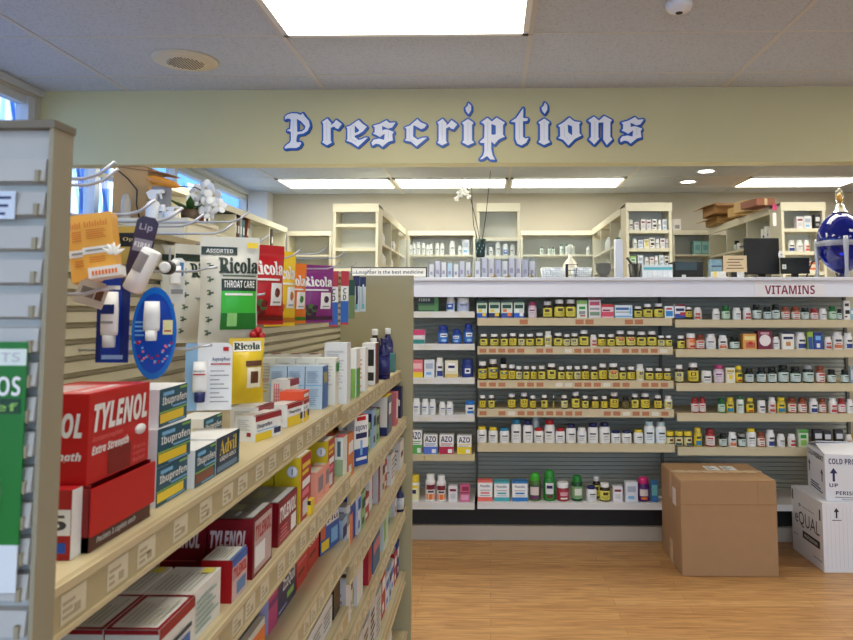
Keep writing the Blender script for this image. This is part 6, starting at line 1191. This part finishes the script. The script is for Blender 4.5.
MB().lathe([(.014, zt2+.006), (.024, zt2+.03), (.025, zt2+.06), (.018, zt3-.012), (.004, zt3)], mat((240, 240, 236), .03, trans=.95), 10).build('crystal_finial', t)
MB().lathe([(.008, zt2+.012), (.014, zt2+.035), (.012, zt2+.06), (.004, zt2+.075)], mat((206, 150, 40), .2), 12).build('amber_core', t)
for k in range(3):
    a = -PI/2-.28+2*PI*k/3; c_, s_ = math.cos(a), math.sin(a)
    lg_ = MB().tube([(c_*R*1.04, s_*R*1.04, zc+.02), (c_*R*1.07, s_*R*1.07, zc-.02), (c_*R*1.05, s_*R*1.05, .06), (c_*R*1.10, s_*R*1.10, .004)], [.012, .016, .010, .016], mat((176, 178, 186), .35, .3), 10); lg_.build('leg', t)
MB().lathe([(.06, 0), (.06, .008), (.02, .016), (.012, zb+.01)], mat((120, 112, 100), .3, .6), 20).build('base', t)
b = MB(); P = [at(a, c, Y=4.95)-Vector((xg, 4.95, cz)) for a, c in ((806, 278), (812, 262), (826, 256), (834, 266), (838, 277.5))]
cb = tag(MB().tube([tuple(p+Vector((xg, 4.95, cz))) for p in P], .008, BK_, 8).build('cable'), 'thick black cable looping behind the blue globe', 'cable')
# ------------------------------------------------------------------ cabinet and things beyond the gondola
KZ = at(125, 221, Y=3.75).z
t = empty('storage_cabinet', (-1.91, 3.93, 0), 'tall cream cabinet behind the gondola, below the clerestory windows', 'cabinet')
b = MB(); b.box(-.37, .37, -.3, .09, 0, KZ-.02, UN); b.build('carcass', t); MB().box(-.38, .38, -.315, .095, KZ-.02, KZ, UN).build('top', t)
for k in (0, 1): d = MB().box(-.36+.365*k, -.005+.365*k, -.32, -.301, .08, KZ-.04, UN).build('door', t); MB().tube([(-.05+.1*k, -.335, .95), (-.05+.1*k, -.335, 1.1)], .006, SIL, 8).build('handle', d)
KZ += .0005
def cat_(px, py, Y): return at(px, py, Y=Y)
Yb_ = 3.78; xa, xb = cat_(112, 200, Yb_).x, cat_(147.5, 200, Yb_).x; hb = cat_(120, 166.5, Yb_).z-KZ
t = empty('cardboard_box', ((xa+xb)/2, Yb_, KZ), 'worn brown cardboard box on the cabinet beyond the gondola', 'box'); w = xb-xa
bevel(MB().box(-w/2, w/2, 0, .2, 0, hb, mat((198, 158, 104), .75, noise=.05, nscale=20)).build('box_body', t), .006)
f = MB(); f.quad([(-w/2, .0, hb), (w/2, 0, hb), (w/2+.06, .02, hb-.05), (w/2-.03, .0, hb+.004)], CARD); f.quad([(-w/2+.02, 0, hb+.001), (w/2+.09, -.012, hb-.035), (w/2+.10, .18, hb-.03), (-w/2+.02, .19, hb+.002)], mat((150, 108, 66), .75))
fo = f.build('torn_flap', t); s = fo.modifiers.new('thickness', 'SOLIDIFY'); s.thickness = .004
b = MB(); b.box(0, .105, 0, .008, 0, cat_(160, 187, 3.76).z-KZ, mat((160, 158, 156), .6)); b.box(.0, .105, -.0006, 0, .02, .024, GREY); tag(b.build('grey_board', None, (cat_(150.5, 200, 3.75).x+.005, 3.745, KZ)), 'upright grey board beside the worn cardboard box', 'board')
def sprayer(px, top, Y, lab, body=WHITE):
    p = cat_(px, 210, Y); H = cat_(px, top, Y).z-KZ
    t = empty('spray_bottle', (p.x, Y, KZ), lab, 'spray bottle', 'spray bottles on the cabinet')
    MB().lathe([(.034, 0), (.038, .01), (.038, H*.45), (.03, H*.58), (.014, H*.66), (.013, H*.7)], body, 18, None, 1, .7).build('bottle_body', t)
    MB().prism([(-.016, H*.68), (.016, H*.68), (.018, H*.80), (.022, H*.86), (.052, H*.90), (.052, H), (-.012, H), (-.034, H*.90)], -.013, .013, body).build('trigger_head', t)
    MB().prism([(.030, H*.885), (.040, H*.885), (.046, H*.70), (.040, H*.69)], -.006, .006, body).build('trigger', t); return t
sprayer(153, 190, 3.69, 'white trigger spray bottle in front of the cardboard box'); sprayer(171.5, 207, 3.66, 'white trigger spray bottle nearer the orchid blossoms')
bottle('W', cat_(162.5, 210, 3.69).x, 3.69, KZ, .017, cat_(163, 205, 3.70).z-KZ, 'white bottle between the two trigger spray bottles on the cabinet', 'cabinet bottles', 'medicine_bottle')
p = cat_(126, 205, 3.72); b = MB(); b.lathe([(.024, 0), (.025, .004), (.024, .07), (.016, .095), (.001, .102)], mat((220, 214, 196), .1, trans=.4), 18); tag(b.build('clear_dome', None, (p.x, 3.72, KZ)), 'small clear domed bottle in front of the cardboard box', 'bottle').scale = (1, 1, (cat_(126, 193, 3.72).z-KZ)/.102)
A, B = cat_(147, 178, 3.74), cat_(180, 186.5, 3.70); d = B-A
b = MB(); b.tube([tuple(A), tuple(A+d*.12), tuple(A+d*.5), tuple(A+d*.85), tuple(B)], [.010, .020, .024, .016, .004], mat((232, 150, 40), .5), 14)
o = tag(b.build('carrot_decoration'), 'orange carrot-like decoration lying over the box edge and grey board', 'decoration')
MB().tube([tuple(B), tuple(B+Vector((.08, 0, -.004))), tuple(B+Vector((.11, 0, -.02)))], .003, BLACK, 6).build('stalk', o)
C_ = [cat_(a, c, 3.765) for a, c in ((117.5, 170), (128, 179), (137, 190), (136.5, 205), (140, 221))]
tag(MB().tube([tuple(q) for q in C_], .0035, BLACK, 6).build('cord'), 'thin black cord hanging down the front of the worn cardboard box', 'cord')
p = cat_(190, 220, 3.84); t = empty('potted_orchid', (p.x, 3.84, KZ), 'white orchid in bloom on the cabinet below the clerestory windows', 'plant')
MB().lathe([(.035, 0), (.045, .02), (.05, .07), (.046, .07), (.001, .06)], mat((90, 70, 50), .5), 20).build('pot', t)
MB().tube([(0, 0, .06), (.02, 0, .12), (.05, 0, cat_(205, 186, 3.85).z-KZ)], .004, mat((60, 80, 40), .6), 6).build('stem', t)
for k, (a, c, s) in enumerate(((197, 193, .052), (206, 188, .052), (214, 196, .056), (204, 206, .05), (193, 200, .04), (219, 206, .045), (210, 213, .04))): blossom(t, cat_(a, c, 3.82)-Vector((p.x, 3.84, KZ)), s, k+20)
lf = MB()
for a in (0, 1.3, 2.5, 3.9, 5.1): lf.lathe([(.0005, 0), (.02, .04), (.022, .09), (.0005, .15)], mat((40, 90, 40), .4), 8, Matrix.Translation((0, 0, .06)) @ Matrix.Rotation(a, 4, 'Z') @ Matrix.Rotation(1.1, 4, 'Y'), .2, 1)
lf.build('leaf', t)
# ------------------------------------------------------------------ daylight, camera, view
wd = bpy.data.worlds.new('sky'); bpy.context.scene.world = wd; wd.use_nodes = True; nt = wd.node_tree; bg = nt.nodes['Background']
tc = nt.nodes.new('ShaderNodeTexCoord'); sp = nt.nodes.new('ShaderNodeSeparateXYZ'); rp = nt.nodes.new('ShaderNodeValToRGB')
nt.links.new(tc.outputs['Generated'], sp.inputs[0]); nt.links.new(sp.outputs['Z'], rp.inputs[0])
rp.color_ramp.elements[0].position = 0; rp.color_ramp.elements[0].color = (.75, .88, 1, 1); rp.color_ramp.elements[1].position = .6; rp.color_ramp.elements[1].color = (.22, .42, .9, 1)
nt.links.new(rp.outputs[0], bg.inputs[0]); bg.inputs[1].default_value = 2.6
cam = bpy.data.cameras.new('camera'); co = bpy.data.objects.new('camera', cam); C.objects.link(co)
cam.sensor_width = 36; cam.lens = FOC/853*36; cam.shift_x = (426.5-CX)/853; cam.shift_y = (CY-320)/853
cam.clip_start = .05; co.location = (0, 0, EYE)
M = Matrix((RT, UP, -FW)).transposed(); co.rotation_euler = M.to_euler()
cam.dof.use_dof = True; cam.dof.focus_distance = 3.2; cam.dof.aperture_fstop = 36/853*FOC/1000/.0022*1.0
sc = bpy.context.scene; sc.camera = co
vs = sc.view_settings; sc.display_settings.display_device = 'sRGB'; vs.view_transform = 'Standard'; vs.look = 'None'; vs.gamma = 1; vs.use_curve_mapping = False; vs.exposure = .5
sc.cycles.use_denoising = True; sc.cycles.max_bounces = 8; sc.cycles.transparent_max_bounces = 16; sc.cycles.sample_clamp_indirect = 6
